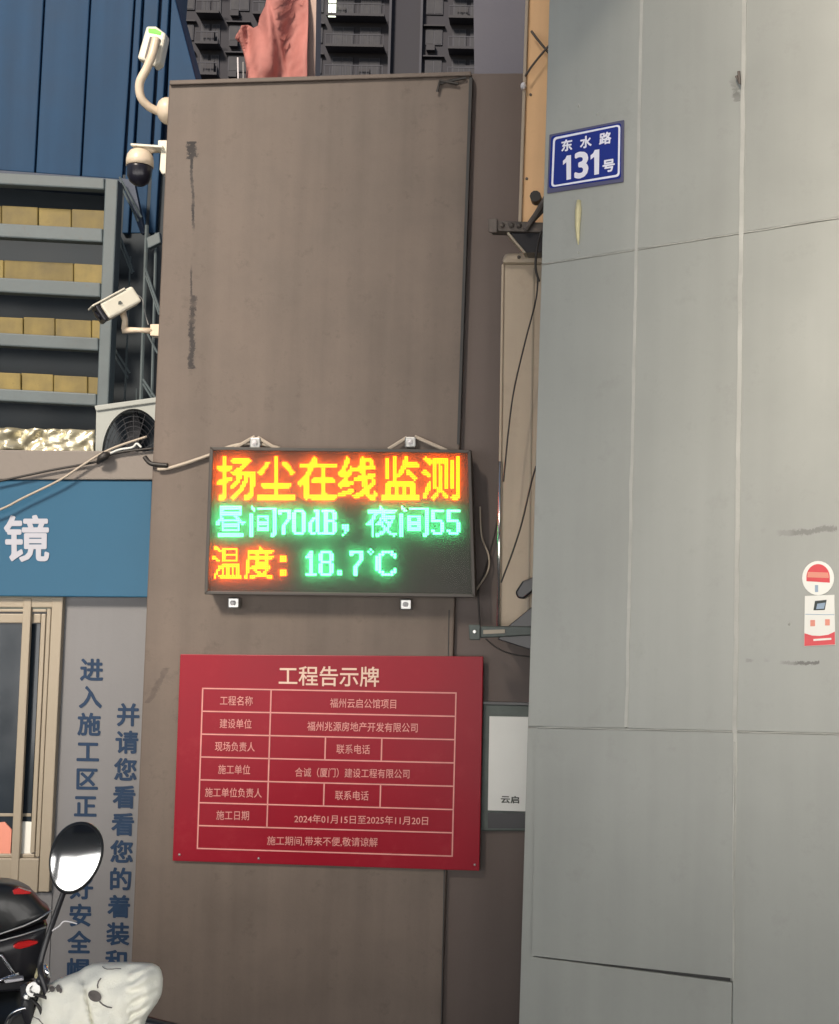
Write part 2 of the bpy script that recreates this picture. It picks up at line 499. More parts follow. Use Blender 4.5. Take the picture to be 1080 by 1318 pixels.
# ------------------------------------------------------------------ far tower block
TY = 120.0
tx = lambda px: (px - PX0) / F_PX * TY
tz = lambda py: 1.6 + (790 - py) / F_PX * TY
tw = empty('tower_block', (tx(420), TY + 8, 0))
tag(tw, 'dark high-rise tower with balconies far behind the tan wall', 'tower')
xl, xr = tx(190), tx(700)
MB().box((xl, TY, 0), (xr, TY + 16, 88)).build('wall', MAT['tower_wall'], tw)
SH = 3.0
z0 = tz(97) - 15 * SH
slabs, glassfar = MB(), MB()
bays = [(200, 228, 'w'), (232, 262, 'b'), (268, 300, 'w'), (306, 350, 'b'), (356, 398, 'w'), (402, 478, 'b'), (527, 556, 'w'), (562, 612, 'b'), (620, 660, 'w')]
for k in range(0, 28):
    z = z0 + k * SH
    near = 12 <= k <= 18
    for (a_, b_, t_) in bays:
        xa, xb = tx(a_), tx(b_)
        if t_ == 'b':
            if near:
                o = MB().box((xa, TY - 1.5, z - .12), (xb, TY - .002, z + .12)).build('balcony', MAT['tower_slab'], tw)
                mb = MB().box((xa, TY - 1.5, z + 1.0), (xb, TY - 1.42, z + 1.08))
                nn = int((xb - xa) / .5)
                for i in range(nn + 1):
                    xx = xa + (xb - xa - .06) * i / nn
                    mb.box((xx, TY - 1.48, z + .12), (xx + .05, TY - 1.43, z + 1.0))
                mb.build('railing', MAT['tower_light'], o)
                if random.random() < .6:
                    q = xa + random.uniform(.3, xb - xa - 1.4)
                    MB().box((q, TY - .9, z + .13), (q + 1.0, TY - .4, z + random.uniform(.9, 1.7))).build('stored_box', MAT['tower_slab'], o)
                for xq in (xa + (xb - xa) * .08, xa + (xb - xa) * .55):
                    wq = (xb - xa) * .36
                    f_ = MB().box((xq, TY - .12, z + .35), (xq + wq, TY - .003, z + 2.4)).build('window', MAT['tower_light'], tw)
                    MB().box((xq + .08, TY - .15, z + .43), (xq + wq / 2 - .04, TY - .123, z + 2.32)).build('pane', MAT['tower_glass'], f_)
                    MB().box((xq + wq / 2 + .04, TY - .15, z + .43), (xq + wq - .08, TY - .123, z + 2.32)).build('pane', MAT['tower_glass'], f_)
            else:
                slabs.box((xa, TY - 1.5, z - .12), (xb, TY - .002, z + 1.05))
                glassfar.box((xa + .2, TY - .1, z + 1.1), (xb - .2, TY - .003, z + 2.4))
        else:
            if near:
                f_ = MB().box((xa + .25, TY - .14, z + .8), (xb - .25, TY - .003, z + 2.35)).build('window', MAT['tower_light'], tw)
                MB().box((xa + .33, TY - .17, z + .88), ((xa + xb) / 2 - .05, TY - .143, z + 2.27)).build('pane', MAT['tower_glass'], f_)
                MB().box(((xa + xb) / 2 + .05, TY - .17, z + .88), (xb - .33, TY - .143, z + 2.27)).build('pane', MAT['tower_glass'], f_)
                MB().box((xa, TY - .5, z + 2.5), (xb, TY - .003, z + 2.62)).build('sunshade', MAT['tower_slab'], tw)
                if random.random() < .7:
                    MB().box((xa + .4, TY - .6, z + .1), (xa + 1.2, TY - .003, z + .65)).build('air_conditioner', MAT['tower_slab'], tw)
            else:
                glassfar.box((xa + .3, TY - .1, z + .9), (xb - .3, TY - .003, z + 2.3))
for a_ in (483, 524, 616):
    MB().box((tx(a_), TY - .8, 0), (tx(a_ + 3), TY - .003, 88)).build('wall_rib', MAT['tower_light'], tw)
tag(slabs.build('far_balconies', MAT['tower_slab'], tw), kind='stuff')
tag(glassfar.build('far_windows', MAT['tower_glass'], tw), kind='stuff')
lw = MB().box((tx(404.5), TY - 1.35, tz(17)), (tx(414), TY - 1.2, tz(-8))).build('lit_window', MAT['lit_pane'], tw)
lw['label'] = 'lit white window in the dark tower'

# ------------------------------------------------------------------ brown wall in the gap with purple slab over it
gj = ln((607, 96), (568, 1318))
zg = G2.P(640, 95).z
def to_ground(pl, x_at, ybot=1480):
    return x_at(ybot)
def wall_quad(pl, xl_, xr_, ytop_l, ytop_r, z1, z0_):
    """pixel outline whose bottom is carried down to the ground"""
    fr = [pl.P(xl_(ytop_l), ytop_l, z1), pl.P(xr_(ytop_r), ytop_r, z1)]
    def g(xf):
        lo, hi = 1300.0, 2600.0
        for _ in range(40):
            mid = (lo + hi) / 2
            if pl.P(xf(mid), mid, z1).z > 0: lo = mid
            else: hi = mid
        return pl.P(xf(lo), lo, z1)
    fr += [g(xr_), g(xl_)]
    return fr, [p - pl.n * (z1 - z0_) for p in fr]
fr, bk = wall_quad(G2, ln((607 - 22, 96), (568 - 22, 1318)), lambda y: 790, 95, 94, 0, -.25)
bw = MB().prism_w(fr, bk).build('brown_wall', MAT['brown_wall'])
tag(bw, 'narrow brown wall in the gap behind the cream pilasters', 'wall')
pv = MB().prism(Plane(640, 4.9, 3), [(604, -500), (800, -500), (800, 130), (611, 130)], 0, -.3).build('purple_wall', MAT['purple_wall'])
tag(pv, 'smooth purple-grey wall rising above the brown wall', 'wall')

# ------------------------------------------------------------------ tan wall
lw_ = ln((217, 108), (183, 900))
fr, bk = wall_quad(W, lw_, gj, 108, 96, 0, -.12)
tanw = empty('tan_wall', base_of((fr[0] + fr[1]) / 2))
tag(tanw, 'large tan sheet-metal wall carrying the LED display and the red board', 'wall')
jx = ln((581, 820), (567, 1318))
wide = MB().prism_w(fr, bk)
wide.build('wall_panel', MAT['tan_wall'], tanw, bevel=.006)
# folded edge along the top and a flat cover strip at the right joint
MB().prism(W, [(218, 103), (606, 91.5), (606.5, 97), (218, 109)], .012, -.13).build('top_flashing', MAT['tan_wall'], tanw, bevel=.003)
MB().prism(W, [(604, 99), (608, 99), (591.5, 572), (588, 572)], .004, -.10).build('joint_strip', MAT['dark_joint'], tanw)
MB().prism(W, [(577.5, 785), (578.7, 785), (568.7, 1318), (567.5, 1318)], .0015, -.01).build('joint_strip', MAT['dark_joint'], tanw)
MB().tube([W.P(600, 100, .01), W.P(580, 104, .012), W.P(566, 108, .01), W.P(563, 118, .012), W.P(566, 104, .015), W.P(590, 108, .012)], .005, 6).build('wire_scrap', MAT['cable_black'], tanw)

# ------------------------------------------------------------------ blue siding building upper left
bs_ = empty('blue_building', base_of(BL.P(80, 300)))
tag(bs_, 'blue corrugated sheet building in the top left corner', 'building')
edges = [(-190, -184), (-128, -124), (-66, -64), (-4, -10), (57, 45), (116, 104), (173, 158)]
ybot = lambda x: 219 + .075 * x
for i in range(len(edges) - 1):
    (a0, a1), (b0, b1) = edges[i], edges[i + 1]
    MB().prism(BL, [(a0 + 1.2 - 20, -420), (b0 - 1.0 - 20, -420), (b0 - 1.0, 0), (b1 - 1.0, ybot(b1)), (a1 + 1.0, ybot(a1)), (a0 + 1.2, 0)][0:0] or
              [(a0 + 1.2 + (a0 - a1) * 1.9, -420), (b0 - 1.0 + (b0 - b1) * 1.9, -420), (b1 - 1.0, ybot(b1)), (a1 + 1.2, ybot(a1))], .012, -.01).build('siding_panel', MAT['blue_siding'], bs_, bevel=.004)
# narrower ribs by the corner
for (a_, b_, off) in ((175, 183, .03), (186, 205, .012), (209, 218, .04)):
    MB().prism(BL, [(a_ + 24, -420), (b_ + 24, -420), (b_ - 18, 300), (a_ - 18, 300)], off, -.01).build('siding_rib', MAT['blue_siding'], bs_, bevel=.004)
MB().prism(BL, [(-190, -420), (260, -420), (225, 0), (262, 140), (262, 300), (198, 302), (158, 234), (-190, 206)], -.012, -.2).build('backing_sheet', MAT['deep_blue'], bs_)
MB().prism(BL, [(221, -8), (225, -2), (262, 140), (262, 160), (214, 160)], .03, -.01).build('gable_sheet', MAT['blue_siding'], bs_, bevel=.003)
MB().prism(BL, [(-190, 205), (160, 231), (160, 236), (-190, 210)], .05, -.15).build('drip_edge', MAT['deep_blue'], bs_)

# ------------------------------------------------------------------ slatted frame with yellow boards
sf = empty('slatted_frame', base_of(SL.P(70, 570)))
tag(sf, 'pale steel frame of horizontal rails with yellow boards behind, under blue siding', 'frame')
railx = ln((141, 232), (123, 580))
postl = ln((135, 232), (122, 580)); postr = ln((152, 232), (139, 528))
rails = [(222, 237), (287, 305), (357, 376), (428, 445), (500, 516)]
for i, (ya, yb) in enumerate(rails):
    s = .052
    xr_ = postl((ya + yb) / 2) - .5
    MB().prism(SL, [(-190, ya - s * 190), (xr_, ya + s * xr_), (xr_, yb + s * xr_), (-190, yb - s * 190)], .0, -.05).build('rail', MAT['rail_paint'], sf, bevel=.006)
bands = [(264, 287), (335, 357), (407, 428), (479, 500)]
cuts = [[-190, -120, -60, 2, 49, 92, 150], [-190, -100, -40, 5, 95, 150], [-190, -90, -30, 30, 71, 118, 150], [-190, -80, -20, 27, 69, 113, 150]]
for (ya, yb), cc in zip(bands, cuts):
    s = .048
    for a_, b_ in zip(cc[:-1], cc[1:]):
        bb = min(b_ - .4, postl((ya + yb) / 2) + 4)
        if a_ >= bb: continue
        j = random.uniform(-.02, .0); dy = random.uniform(-.8, .8); dy2 = dy + random.uniform(-.4, .4)
        MB().prism(SL, [(a_, ya + dy + s * a_), (bb, ya + dy2 + s * bb), (bb, yb + 3 + s * bb), (a_, yb + 3 + s * a_)], -.07 + j, -.22).build('yellow_board', MAT['yellow_board'], sf, bevel=.004)
MB().prism(SL, [(-190, 190), (170, 215), (150, 600), (-190, 600)], -.45, -.5).build('back_panel', MAT['dark_void'], sf)
MB().prism(SL, [(postl(228), 229), (postr(228), 231), (postr(590), 590), (postl(590), 590)], .01, -.06).build('post', MAT['rail_paint'], sf, bevel=.005)
# crumpled foil behind the lowest gap
fo = MB()
NX, NY = 60, 10
vs = []
for j in range(NY + 1):
    for i in range(NX + 1):
        x = -60 + 182 * i / NX; y = 551 + 30 * j / NY + .02 * x
        p = SL.P(x, y, -.06)
        d = noise.noise(Vector((x * .05, y * .09 + x * .03, 1))) * .040 + abs(noise.noise(Vector((x * .09, y * .12 - x * .05, 5)))) * .018
        vs.append(p + SL.n * d)
fo.add(vs, [(j * (NX + 1) + i, j * (NX + 1) + i + 1, (j + 1) * (NX + 1) + i + 1, (j + 1) * (NX + 1) + i) for j in range(NY) for i in range(NX)])
foil = fo.build('foil_sheet', MAT['foil'], smooth=True)
sm = foil.modifiers.new('thick', 'SOLIDIFY'); sm.thickness = .002
tag(foil, 'crumpled gold foil sheet showing below the lowest rail', 'foil')

# side lattice right of the post
la = empty('steel_lattice', base_of(BL.P(180, 500)))
tag(la, 'narrow grey steel stair lattice between slatted frame and tan wall', 'lattice')
LP_ = Plane(180, 5.1, 0)
MB().prism(LP_, [(140, 225), (225, 225), (215, 640), (125, 640)], -.15, -.2).build('back_panel', MAT['dark_void'], la)
for (xa, ya, xb, yb, r) in ((189, 290, 181, 530, .008), (201, 300, 195, 530, .006), (168, 330, 160, 530, .004), (176, 500, 175, 540, .003)):
    MB().tube([LP_.P(xa, ya), LP_.P(xb, yb)], r, 6).build('upright', MAT['rail_paint'], la)
for (xa, ya, xb, yb) in ((153, 300, 172, 350), (153, 310, 170, 352), (147, 448, 167, 480), (146, 455, 165, 487), (187, 345, 206, 400), (188, 355, 205, 405), (184, 488, 200, 512), (184, 494, 199, 518), (190, 430, 203, 455), (152, 232, 178, 285), (154, 228, 182, 280)):
    MB().tube([LP_.P(xa, ya, .02), LP_.P(xb, yb, .02)], .0045, 6).build('brace', MAT['rail_paint'], la)
MB().prism(LP_, [(188, 306), (205, 298), (207, 312), (190, 320)], .03, .0).build('clamp', MAT['rail_paint'], la, bevel=.004)
MB().prism(LP_, [(155, 229), (172, 232), (186, 300), (181, 300)], -.02, -.05).build('sheet', MAT['deep_blue'], la)

# ------------------------------------------------------------------ air conditioner behind the beam
AC = Plane(165, 4.75, 6)
ac = empty('air_conditioner', AC.P(165, 660))
tag(ac, 'grey outdoor air conditioner half hidden behind the beige beam', 'air conditioner')
cx_, cy_ = 170, 585; rx_, ry_ = 41, 61
outer = [(124, 527), (215, 514), (216, 680), (121, 680)]
ring = []
for k in range(33):
    a = math.pi - math.pi * k / 32
    ring.append((cx_ + rx_ * math.cos(a) + 2, cy_ - ry_ * math.sin(a) + 2))
poly = [(121, 680), (124, 527), (215, 514), (216, 680), (ring[-1][0], 680)] + ring[::-1] + [(ring[0][0], 680)]
MB().prism(AC, poly, 0, -.02).build('front_panel', MAT['ac_grey'], ac)
MB().prism(AC, [(121, 522), (216, 509), (216, 516), (123, 529)], .01, -.28).build('top_cover', MAT['ac_grey'], ac, bevel=.004)
MB().prism(AC, outer, -.14, -.16).build('fan_recess', MAT['dark_void'], ac)
for k in range(9):
    rr = (k + 1) / 9.5
    pts = [AC.P(cx_ + 2 + rx_ * rr * math.cos(math.pi - math.pi * i / 20), cy_ + 2 - ry_ * rr * math.sin(math.pi - math.pi * i / 20), -.025) for i in range(21)]
    MB().tube(pts, .0011, 4).build('grille_ring', MAT['black_plastic'], ac)
for k in range(1, 8):
    a = math.pi * k / 8
    MB().tube([AC.P(cx_ + 2, cy_, -.027), AC.P(cx_ + 2 + rx_ * math.cos(a), cy_ + 2 - ry_ * math.sin(a), -.027)], .0014, 4).build('grille_spoke', MAT['black_plastic'], ac)
MB().prism(AC, [(162, 600), (164, 545), (175, 528), (181, 545), (176, 600)], -.08, -.09).build('fan_blade', MAT['black_plastic'], ac)

# ------------------------------------------------------------------ left ground-floor front
beam = MB().prism(LB, [(-190, 577), (200, 581), (199, 617.5), (-190, 617)], .06, -.15).build('beige_beam', MAT['beam'], bevel=.004)
tag(beam, 'long beige beam above the blue shop board', 'beam')
bb = empty('shop_board', LB.P(60, 768, .04))
tag(bb, 'blue shop board with one large white Chinese character', 'sign')
MB().prism(LB, [(-190, 616), (196, 618.5), (192, 769), (-190, 766)], .05, -.05).build('board', MAT['sign_blue'], bb, bevel=.004)
mb = MB(); put_text(mb, LB, '镜', [(6, 664), (63, 664), (62, 722), (7, 722)], .0525, .022)
mb.build('lettering', MAT['letter_pale'], bb)

lf = empty('lilac_wall', base_of(LB.P(130, 1000)))
tag(lf, 'pale lilac wall panel lettered with vertical blue Chinese characters', 'wall')
fr, bk = wall_quad(LB, ln((81, 768), (60, 1318)), lambda y: 215, 768, 770, .0, -.1)
MB().prism_w(fr, bk).build('wall_panel', MAT['lilac_wall'], lf)
mb = MB()
c1 = '进入施工区正确戴好安全帽'
for k, ch in enumerate(c1):
    y = 862 + 35.1 * k; x = 118.5 - 1.62 * k
    put_text(mb, LB, ch, [(x - 15.5, y - 15.5), (x + 15.0, y - 15), (x + 14.5, y + 15.5), (x - 16, y + 15)], .0015, .030, em=True)
for k, ch in enumerate('并请您看看您的着装和'):
    y = 920 + 35.25 * k; x = 165.5 - 1.65 * k
    put_text(mb, LB, ch, [(x - 15.5, y - 15.5), (x + 15.0, y - 15), (x + 14.5, y + 15.5), (x - 16, y + 15)], .0015, .030, em=True)
mb.build('lettering', MAT['letter_blue'], lf)
# wall under and left of the window
fr, bk = wall_quad(LB, lambda y: -190, ln((81.5, 768), (60.5, 1318)), 1149, 1149, .004, -.1)
MB().prism_w(fr, bk).build('wall_panel', MAT['lilac_wall'], lf)

wn = empty('window', LB.P(30, 1148, .03))
tag(wn, 'cream aluminium sliding window left of the vertical blue lettering', 'window')
wr = ln((81, 768), (62.5, 1148))
def vbar(xa, xb, ya, yb, z1, z0_, name='frame_bar', mat='cream_frame', lean=.0475, s=.012, bev=.003):
    """upright bar whose x is given at y=768"""
    f = lambda x, y: x - lean * (y - 768)
    return MB().prism(LB, [(f(xa, ya), ya), (f(xb, ya), ya + s * (xb - xa)), (f(xb, yb), yb + s * (xb - xa)), (f(xa, yb), yb)], z1, z0_).build(name, MAT[mat], wn, bevel=bev)
def hbar(ya, yb, z1, z0_, xa=-190, xb=80, name='frame_bar', mat='cream_frame', bev=.003):
    f = lambda x, y: x - .0475 * (y - 768)
    return MB().prism(LB, [(f(xa, ya), ya), (f(xb, ya), ya + 1), (f(xb, yb), yb + 1), (f(xa, yb), yb)], z1, z0_).build(name, MAT[mat], wn, bevel=bev)
hbar(768, 781, .022, -.08, xb=68)
vbar(67, 81, 768, 1148, .024, -.08)
hbar(1104, 1148, .022, -.08, xb=66)
vbar(30, 40.5, 770, 1148, .026, .010)
vbar(61, 66.5, 783, 1103, .014, -.02)
vbar(54, 60, 790, 1098, .008, -.02)
hbar(783, 787, .014, -.02, xb=60.5)
hbar(789, 801, .008, -.02, xa=-190, xb=53.5)
hbar(1098, 1103, .008, -.02, xa=-190, xb=60)
vbar(-190, 53.5, 800, 1099, -.004, -.009, 'pane', 'dull_glass', bev=0)
hbar(1046, 1050, -.0005, -.003, xa=-190, xb=53.5)
# things seen through the lower part of the glass stand in front of it: pink and white notices
MB().prism(LB, [(-40, 1062), (6, 1058), (15, 1068), (13, 1107), (-40, 1107)], .002, -.003).build('notice', MAT['sticker_pink'], wn)
MB().prism(LB, [(24, 1057), (41, 1058), (40, 1108), (23, 1107)], .002, -.003).build('notice', MAT['sticker_white'], wn)

# ------------------------------------------------------------------ cream pilasters in the gap
p1 = empty('upper_pilaster', base_of(PI1.P(690, 200)))
tag(p1, 'upper cream pilaster with warm light painted in, above the rusty bracket, beside grey cladding', 'pilaster')
MB().prism(PI1, [(678 + 12, -420), (760, -420), (760, 300), (667, 300)], 0, -.16).build('face_panel', MAT['warm_lit_cream'], p1, bevel=.003)
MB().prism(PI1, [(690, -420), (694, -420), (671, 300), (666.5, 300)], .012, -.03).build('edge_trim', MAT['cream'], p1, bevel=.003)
MB().lathe(PI1.P(674, 112, .012), PI1.n, [(0, .012), (.012, .011), (.018, .004)], 12, .8).build('white_dot', MAT['letter_white'], p1, smooth=True)  # small raised white dot on the edge trim
for (x, y) in ((683, 122), (678, 230)):
    MB().lathe(PI1.P(x, y, .0), PI1.n, [(0, .005), (.004, .004)], 8).build('screw', MAT['rust_steel'], p1)
p2 = empty('lower_pilaster', base_of(PI1.P(670, 700)))
tag(p2, 'lower cream pilaster between rusty bracket and green-grey bracket', 'pilaster')
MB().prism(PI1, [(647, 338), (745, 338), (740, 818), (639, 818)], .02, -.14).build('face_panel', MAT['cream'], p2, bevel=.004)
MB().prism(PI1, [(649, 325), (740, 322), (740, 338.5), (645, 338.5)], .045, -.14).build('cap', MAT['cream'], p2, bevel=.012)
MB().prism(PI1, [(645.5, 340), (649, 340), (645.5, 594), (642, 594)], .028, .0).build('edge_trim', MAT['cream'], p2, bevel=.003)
MB().tube([PI1.P(644, 594, .026), PI1.P(641.5, 806, .026)], .0062, 14).build('edge_rod', MAT['trim_metal'], p2, smooth=True)
MB().prism(PI1, [(686, 345), (688, 345), (680, 830), (678, 830)], .024, .018).build('seam', MAT['cream_frame'], p2)
for (x, y) in ((668, 331),):
    MB().lathe(PI1.P(x, y, .045), PI1.n, [(0, .006), (.004, .005)], 8).build('screw', MAT['rust_steel'], p2)

# brackets
BR = Plane(665, 3.98, 5)
b1 = empty('rusty_bracket', BR.P(665, 325))
tag(b1, 'rusty steel bracket jutting from the gap at door-plate height', 'bracket')
MB().prism(BR, [(629, 283), (700, 286), (700, 299), (631, 297)], .02, -.03).build('arm', MAT['rust_steel'], b1, bevel=.004)
MB().prism(BR, [(628, 281), (640, 281), (640, 299), (629, 299)], .03, .021).build('end_plate', MAT['rust_steel'], b1, bevel=.003)
for x in (646, 658, 668):
    MB().lathe(BR.P(x, 290, .02), BR.n, [(0, .009), (.006, .009), (.009, .004)], 8).build('bolt', MAT['rust_steel'], b1)
MB().prism(BR, [(652, 300), (655, 299), (677, 325), (674, 326)], .02, -.03).build('brace', MAT['cream_frame'], b1)
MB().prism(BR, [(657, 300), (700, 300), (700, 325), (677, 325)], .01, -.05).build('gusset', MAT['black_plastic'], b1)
MB().tube([BR.P(676, 296, .03), BR.P(690, 276, .035), BR.P(703, 254, .04)], .009, 8).build('strut', MAT['rust_steel'], b1)
MB().tube([BR.P(677, 294, .02), BR.P(703, 266, .03)], .007, 8).build('strut', MAT['cable_black'], b1)
MB().lathe(BR.P(690, 255, .0), BR.n, [(-.02, .018), (.02, .018)], 10).build('pipe_end', MAT['cable_black'], b1)
b2 = empty('green_bracket', BR.P(650, 835))
tag(b2, 'dark green-grey steel bracket just below right of LED display', 'bracket')
MB().prism(BR, [(603, 806), (686, 806), (686, 818), (605, 822)], .02, -.03).build('arm', MAT['green_steel'], b2, bevel=.004)
MB().prism(BR, [(603, 804), (618, 804), (618, 824), (604, 824)], .03, .021).build('end_plate', MAT['green_steel'], b2, bevel=.003)
MB().prism(BR, [(622, 811), (650, 810), (650, 815), (622, 816)], .024, .0205).build('slot_strip', MAT['cream_frame'], b2)
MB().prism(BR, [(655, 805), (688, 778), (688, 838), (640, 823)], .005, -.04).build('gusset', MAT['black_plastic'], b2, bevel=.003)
MB().lathe(BR.P(611, 813, .03), BR.n, [(0, .006), (.006, .005)], 8).build('bolt', MAT['steel'], b2)
sb = MB().prism(BR, [(663, 762), (672, 748), (690, 741), (690, 758), (674, 771), (666, 770)], .03, -.03).build('junction_box', MAT['black_plastic'], bevel=.006)
tag(sb, 'small black box above the green-grey bracket by grey cladding', 'box')

def cable(name, pl, pts, r, mat, z=.02, label='', cat='cable', group=None, wob=.0):
    P_ = smooth_pts([pl.P(x, y, z) for x, y in pts], 6)
    o = MB().tube(P_, r, 7).build(name, MAT[mat], smooth=True)
    return tag(o, label, cat, group)
cable('cable', BR, [(699, 296), (694, 306), (690, 330), (690, 348), (694, 362)], .004, 'cable_black', .06, 'short black cable loop hanging beneath the rusty bracket')
cable('cable', BR, [(692, 358), (690, 385), (676, 440), (662, 500), (655, 550), (650, 600), (648, 620)], .0026, 'cable_black', .03, 'thin dark cable hanging down the upper half of lower cream pilaster')
cable('cable', BR, [(690, 600), (683, 625), (672, 672), (660, 710), (648, 742), (645, 750)], .0028, 'cable_black', .05, 'thin dark cable slanting across the lower half of lower cream pilaster')
cable('cable', G2, [(645, 650), (636, 690), (624, 735), (616, 758), (618, 805)], .0025, 'cable_black', .02, 'dark cable drooping from pilaster edge down to the green-grey bracket')
cable('cable', G2, [(618, 652), (620, 690), (629, 715), (628, 735), (616, 755), (607, 768)], .003, 'cable_pale', .03, 'pale cable curving beside the right edge of LED display')
cable('cable', G2, [(625, 822), (640, 834), (660, 842), (690, 846)], .0025, 'cable_black', .1, 'thin cable sagging beneath the green-grey bracket')
cable('wire', PI1, [(684, 40), (693, 52), (708, 70)], .0042, 'rust_steel', .03, 'brown wire slanting down right across the upper cream pilaster', 'wire')
cable('wire', PI1, [(710, 55), (695, 72), (684, 86), (676, 98)], .0036, 'rust_steel', .035, 'brown wire slanting up right across the upper cream pilaster', 'wire')
cable('cable', LB, [(-60, 632), (15, 616), (62, 606), (100, 599), (125, 594), (150, 583), (198, 577)], .0042, 'cable_black', .075, 'dark brown cable crossing the beige beam into its knot')
cable('cable', LB, [(-60, 676), (0, 656), (30, 641), (75, 619), (100, 603), (125, 587), (150, 575), (189, 562)], .0042, 'cable_pale', .085, 'pale cable rising across the blue board and beige beam')
cable('cable', LB, [(128, 592), (150, 580), (170, 576), (176, 571), (182, 576)], .004, 'sign_paper', .08, 'short white cable end lying on the beam by air conditioner')
kn = MB().tube([LB.P(126, 596, .085), LB.P(130, 590, .1), LB.P(136, 586, .1), LB.P(141, 584, .09)], [.006, .014, .016, .006], 8).build('cable_knot', MAT['cable_black'], smooth=True)
tag(kn, 'black taped knot joining the cables on the beige beam', 'cable knot')
cable('conduit', W, [(203, 604), (216, 603), (240, 596), (272, 585), (300, 574), (330, 571), (360, 577)], .0062, 'cable_pale', .014, 'tan conduit running from wall edge to top of LED display', 'conduit')
cable('cable', W, [(186, 588), (193, 596), (203, 598), (216, 599)], .008, 'cable_black', .02, 'dark hooked cable end at left edge of the tan wall')

# ------------------------------------------------------------------ LED display
LDQ = [(270, 575), (606, 579), (612, 769), (263, 765)]
ld = empty('led_display', W.P(437, 770, .05))
tag(ld, 'LED display lit with yellow, red and green dust monitoring text', 'display')
def roundq(q, r, n=5):
    out = []
    for i in range(4):
        p = Vector(q[i]); a_ = (Vector(q[i - 1]) - p).normalized(); b_ = (Vector(q[(i + 1) % 4]) - p).normalized()
        for k in range(n + 1):
            t = k / n
            s0 = p + a_ * r; s1 = p + b_ * r
            out.append(tuple((1 - t) ** 2 * s0 + 2 * t * (1 - t) * p + t * t * s1))
    return out
MB().prism(W, roundq(LDQ, 9), .06, .012).build('back_case', MAT['cabinet'], ld)
def inset(q, d):
    c_ = Vector((sum(p[0] for p in q) / 4, sum(p[1] for p in q) / 4))
    return [(p[0] + (d if p[0] < c_.x else -d), p[1] + (d if p[1] < c_.y else -d)) for p in q]
# frame as four bars
oq, iq = LDQ, inset(LDQ, 4.5)
for i in range(4):
    j = (i + 1) % 4
    MB().prism(W, [oq[i], oq[j], iq[j], iq[i]], .092, .061).build('frame_bar', MAT['cabinet'], ld, bevel=.002)
MB().prism(W, iq, .064, .0605).build('led_board', MAT['led_board'], ld)
ZL, ZC = .066, .088
pitch = 2.5
def cells(mb, cl, x0, y0, cw, ch, fill=.84):
    for i, j in cl:
        cx, cy = x0 + (i + .5) * cw, y0 + (j + .5) * ch
        vs = []
        for k in range(8):
            a = math.pi / 8 + k * math.pi / 4
            vs.append(W.P(cx + cw * fill * .54 * math.cos(a), cy + ch * fill * .54 * math.sin(a), ZL))
        mb.add(vs, [tuple(range(8))])
rd, gr = MB(), MB()
def cg(mb, ch, x0, x1, y0, y1, wgt, thr=.45):
    nx, ny = max(1, round((x1 - x0) / pitch)), max(1, round((y1 - y0) / pitch))
    cells(mb, raster(ch, nx, ny, wgt, thr=thr), x0, y0, (x1 - x0) / nx, (y1 - y0) / ny)
for ch, a_, b_ in (('扬', 279, 329), ('尘', 331, 380), ('在', 383, 434), ('线', 435, 486), ('监', 491, 540), ('测', 542, 592)):
    cg(rd, ch, a_, b_, 587, 644, .022)
for ch, a_, b_ in (('温', 273, 311), ('度', 314, 353)):
    cg(rd, ch, a_, b_, 703, 745, .012)
for ch, a_, b_ in (('昼', 278, 316), ('间', 321, 356), ('夜', 471, 511), ('间', 514, 552)):
    cg(gr, ch, a_, b_, 651, 691, .012)
FONT = {'0': '7CC6C6C6C6C6C6C6C67C', '1': '1838781818181818187E', '5': 'FEC0C0C0FC060606C67C', '7': 'FEC606060C1830303030',
        '8': '7CC6C6C67CC6C6C6C67C', 'd': '1C0C0C3C6CCCCCCCCC76', 'B': 'FC6666667C66666666FC', 'C': '3C66C2C0C0C0C0C2663C'}
def bm8(mb, ch, x0, x1, y0, y1):
    h = FONT[ch]
    cl = [(i, j) for j in range(10) for i in range(8) if int(h[2 * j:2 * j + 2], 16) >> (7 - i) & 1]
    cells(mb, cl, x0, y0, (x1 - x0) / 7.2, (y1 - y0) / 10, .95)
for ch, a_, b_ in (('7', 358, 375), ('0', 376, 394), ('d', 397, 414), ('B', 414, 434), ('5', 555, 572), ('5', 575, 593)):
    bm8(gr, ch, a_, b_, 656, 688)
for ch, a_, b_ in (('1', 391, 408), ('8', 410, 430), ('7', 450, 468), ('C', 483, 511)):
    bm8(gr, ch, a_, b_, 709, 741)
cells(gr, [(0, 0), (1, 0), (0, 1), (1, 1), (2, 0), (2, 1), (1, 2), (2, 2), (1, 3), (0, 4)], 440, 675, 3, 3)
cells(gr, [(0, 0), (1, 0), (0, 1), (1, 1)], 434, 734, 3.2, 3.2)
cells(gr, [(1, 0), (0, 1), (2, 1), (1, 2)], 473, 706, 2.8, 2.8)
for y in (715, 733):
    cells(rd, [(0, 0), (1, 0), (2, 0), (0, 1), (1, 1), (2, 1), (0, 2), (1, 2), (2, 2)], 360, y, 3, 2.8)
tag(rd.build('amber_leds', MAT['led_red'], ld, recalc=False), kind='stuff')
tag(gr.build('green_leds', MAT['led_green'], ld, recalc=False), kind='stuff')
MB().prism(W, inset(LDQ, 4), ZC + .0015, ZC).build('cover_sheet', MAT['milky'], ld)  # added sheet, scatters the LED light to imitate bloom round the letters
for (x, y) in ((328, 570), (528, 569), (300, 776), (522, 778)):
    o = MB().rect(W, x - 7, y - 7, x + 7, y + 7, .035, .001).build('mounting_lug', MAT['steel'], ld, bevel=.004)
    MB().lathe(W.P(x, y, .035), W.n, [(0, .009), (.007, .009), (.011, .003)], 6).build('bolt', MAT['letter_white'], o)
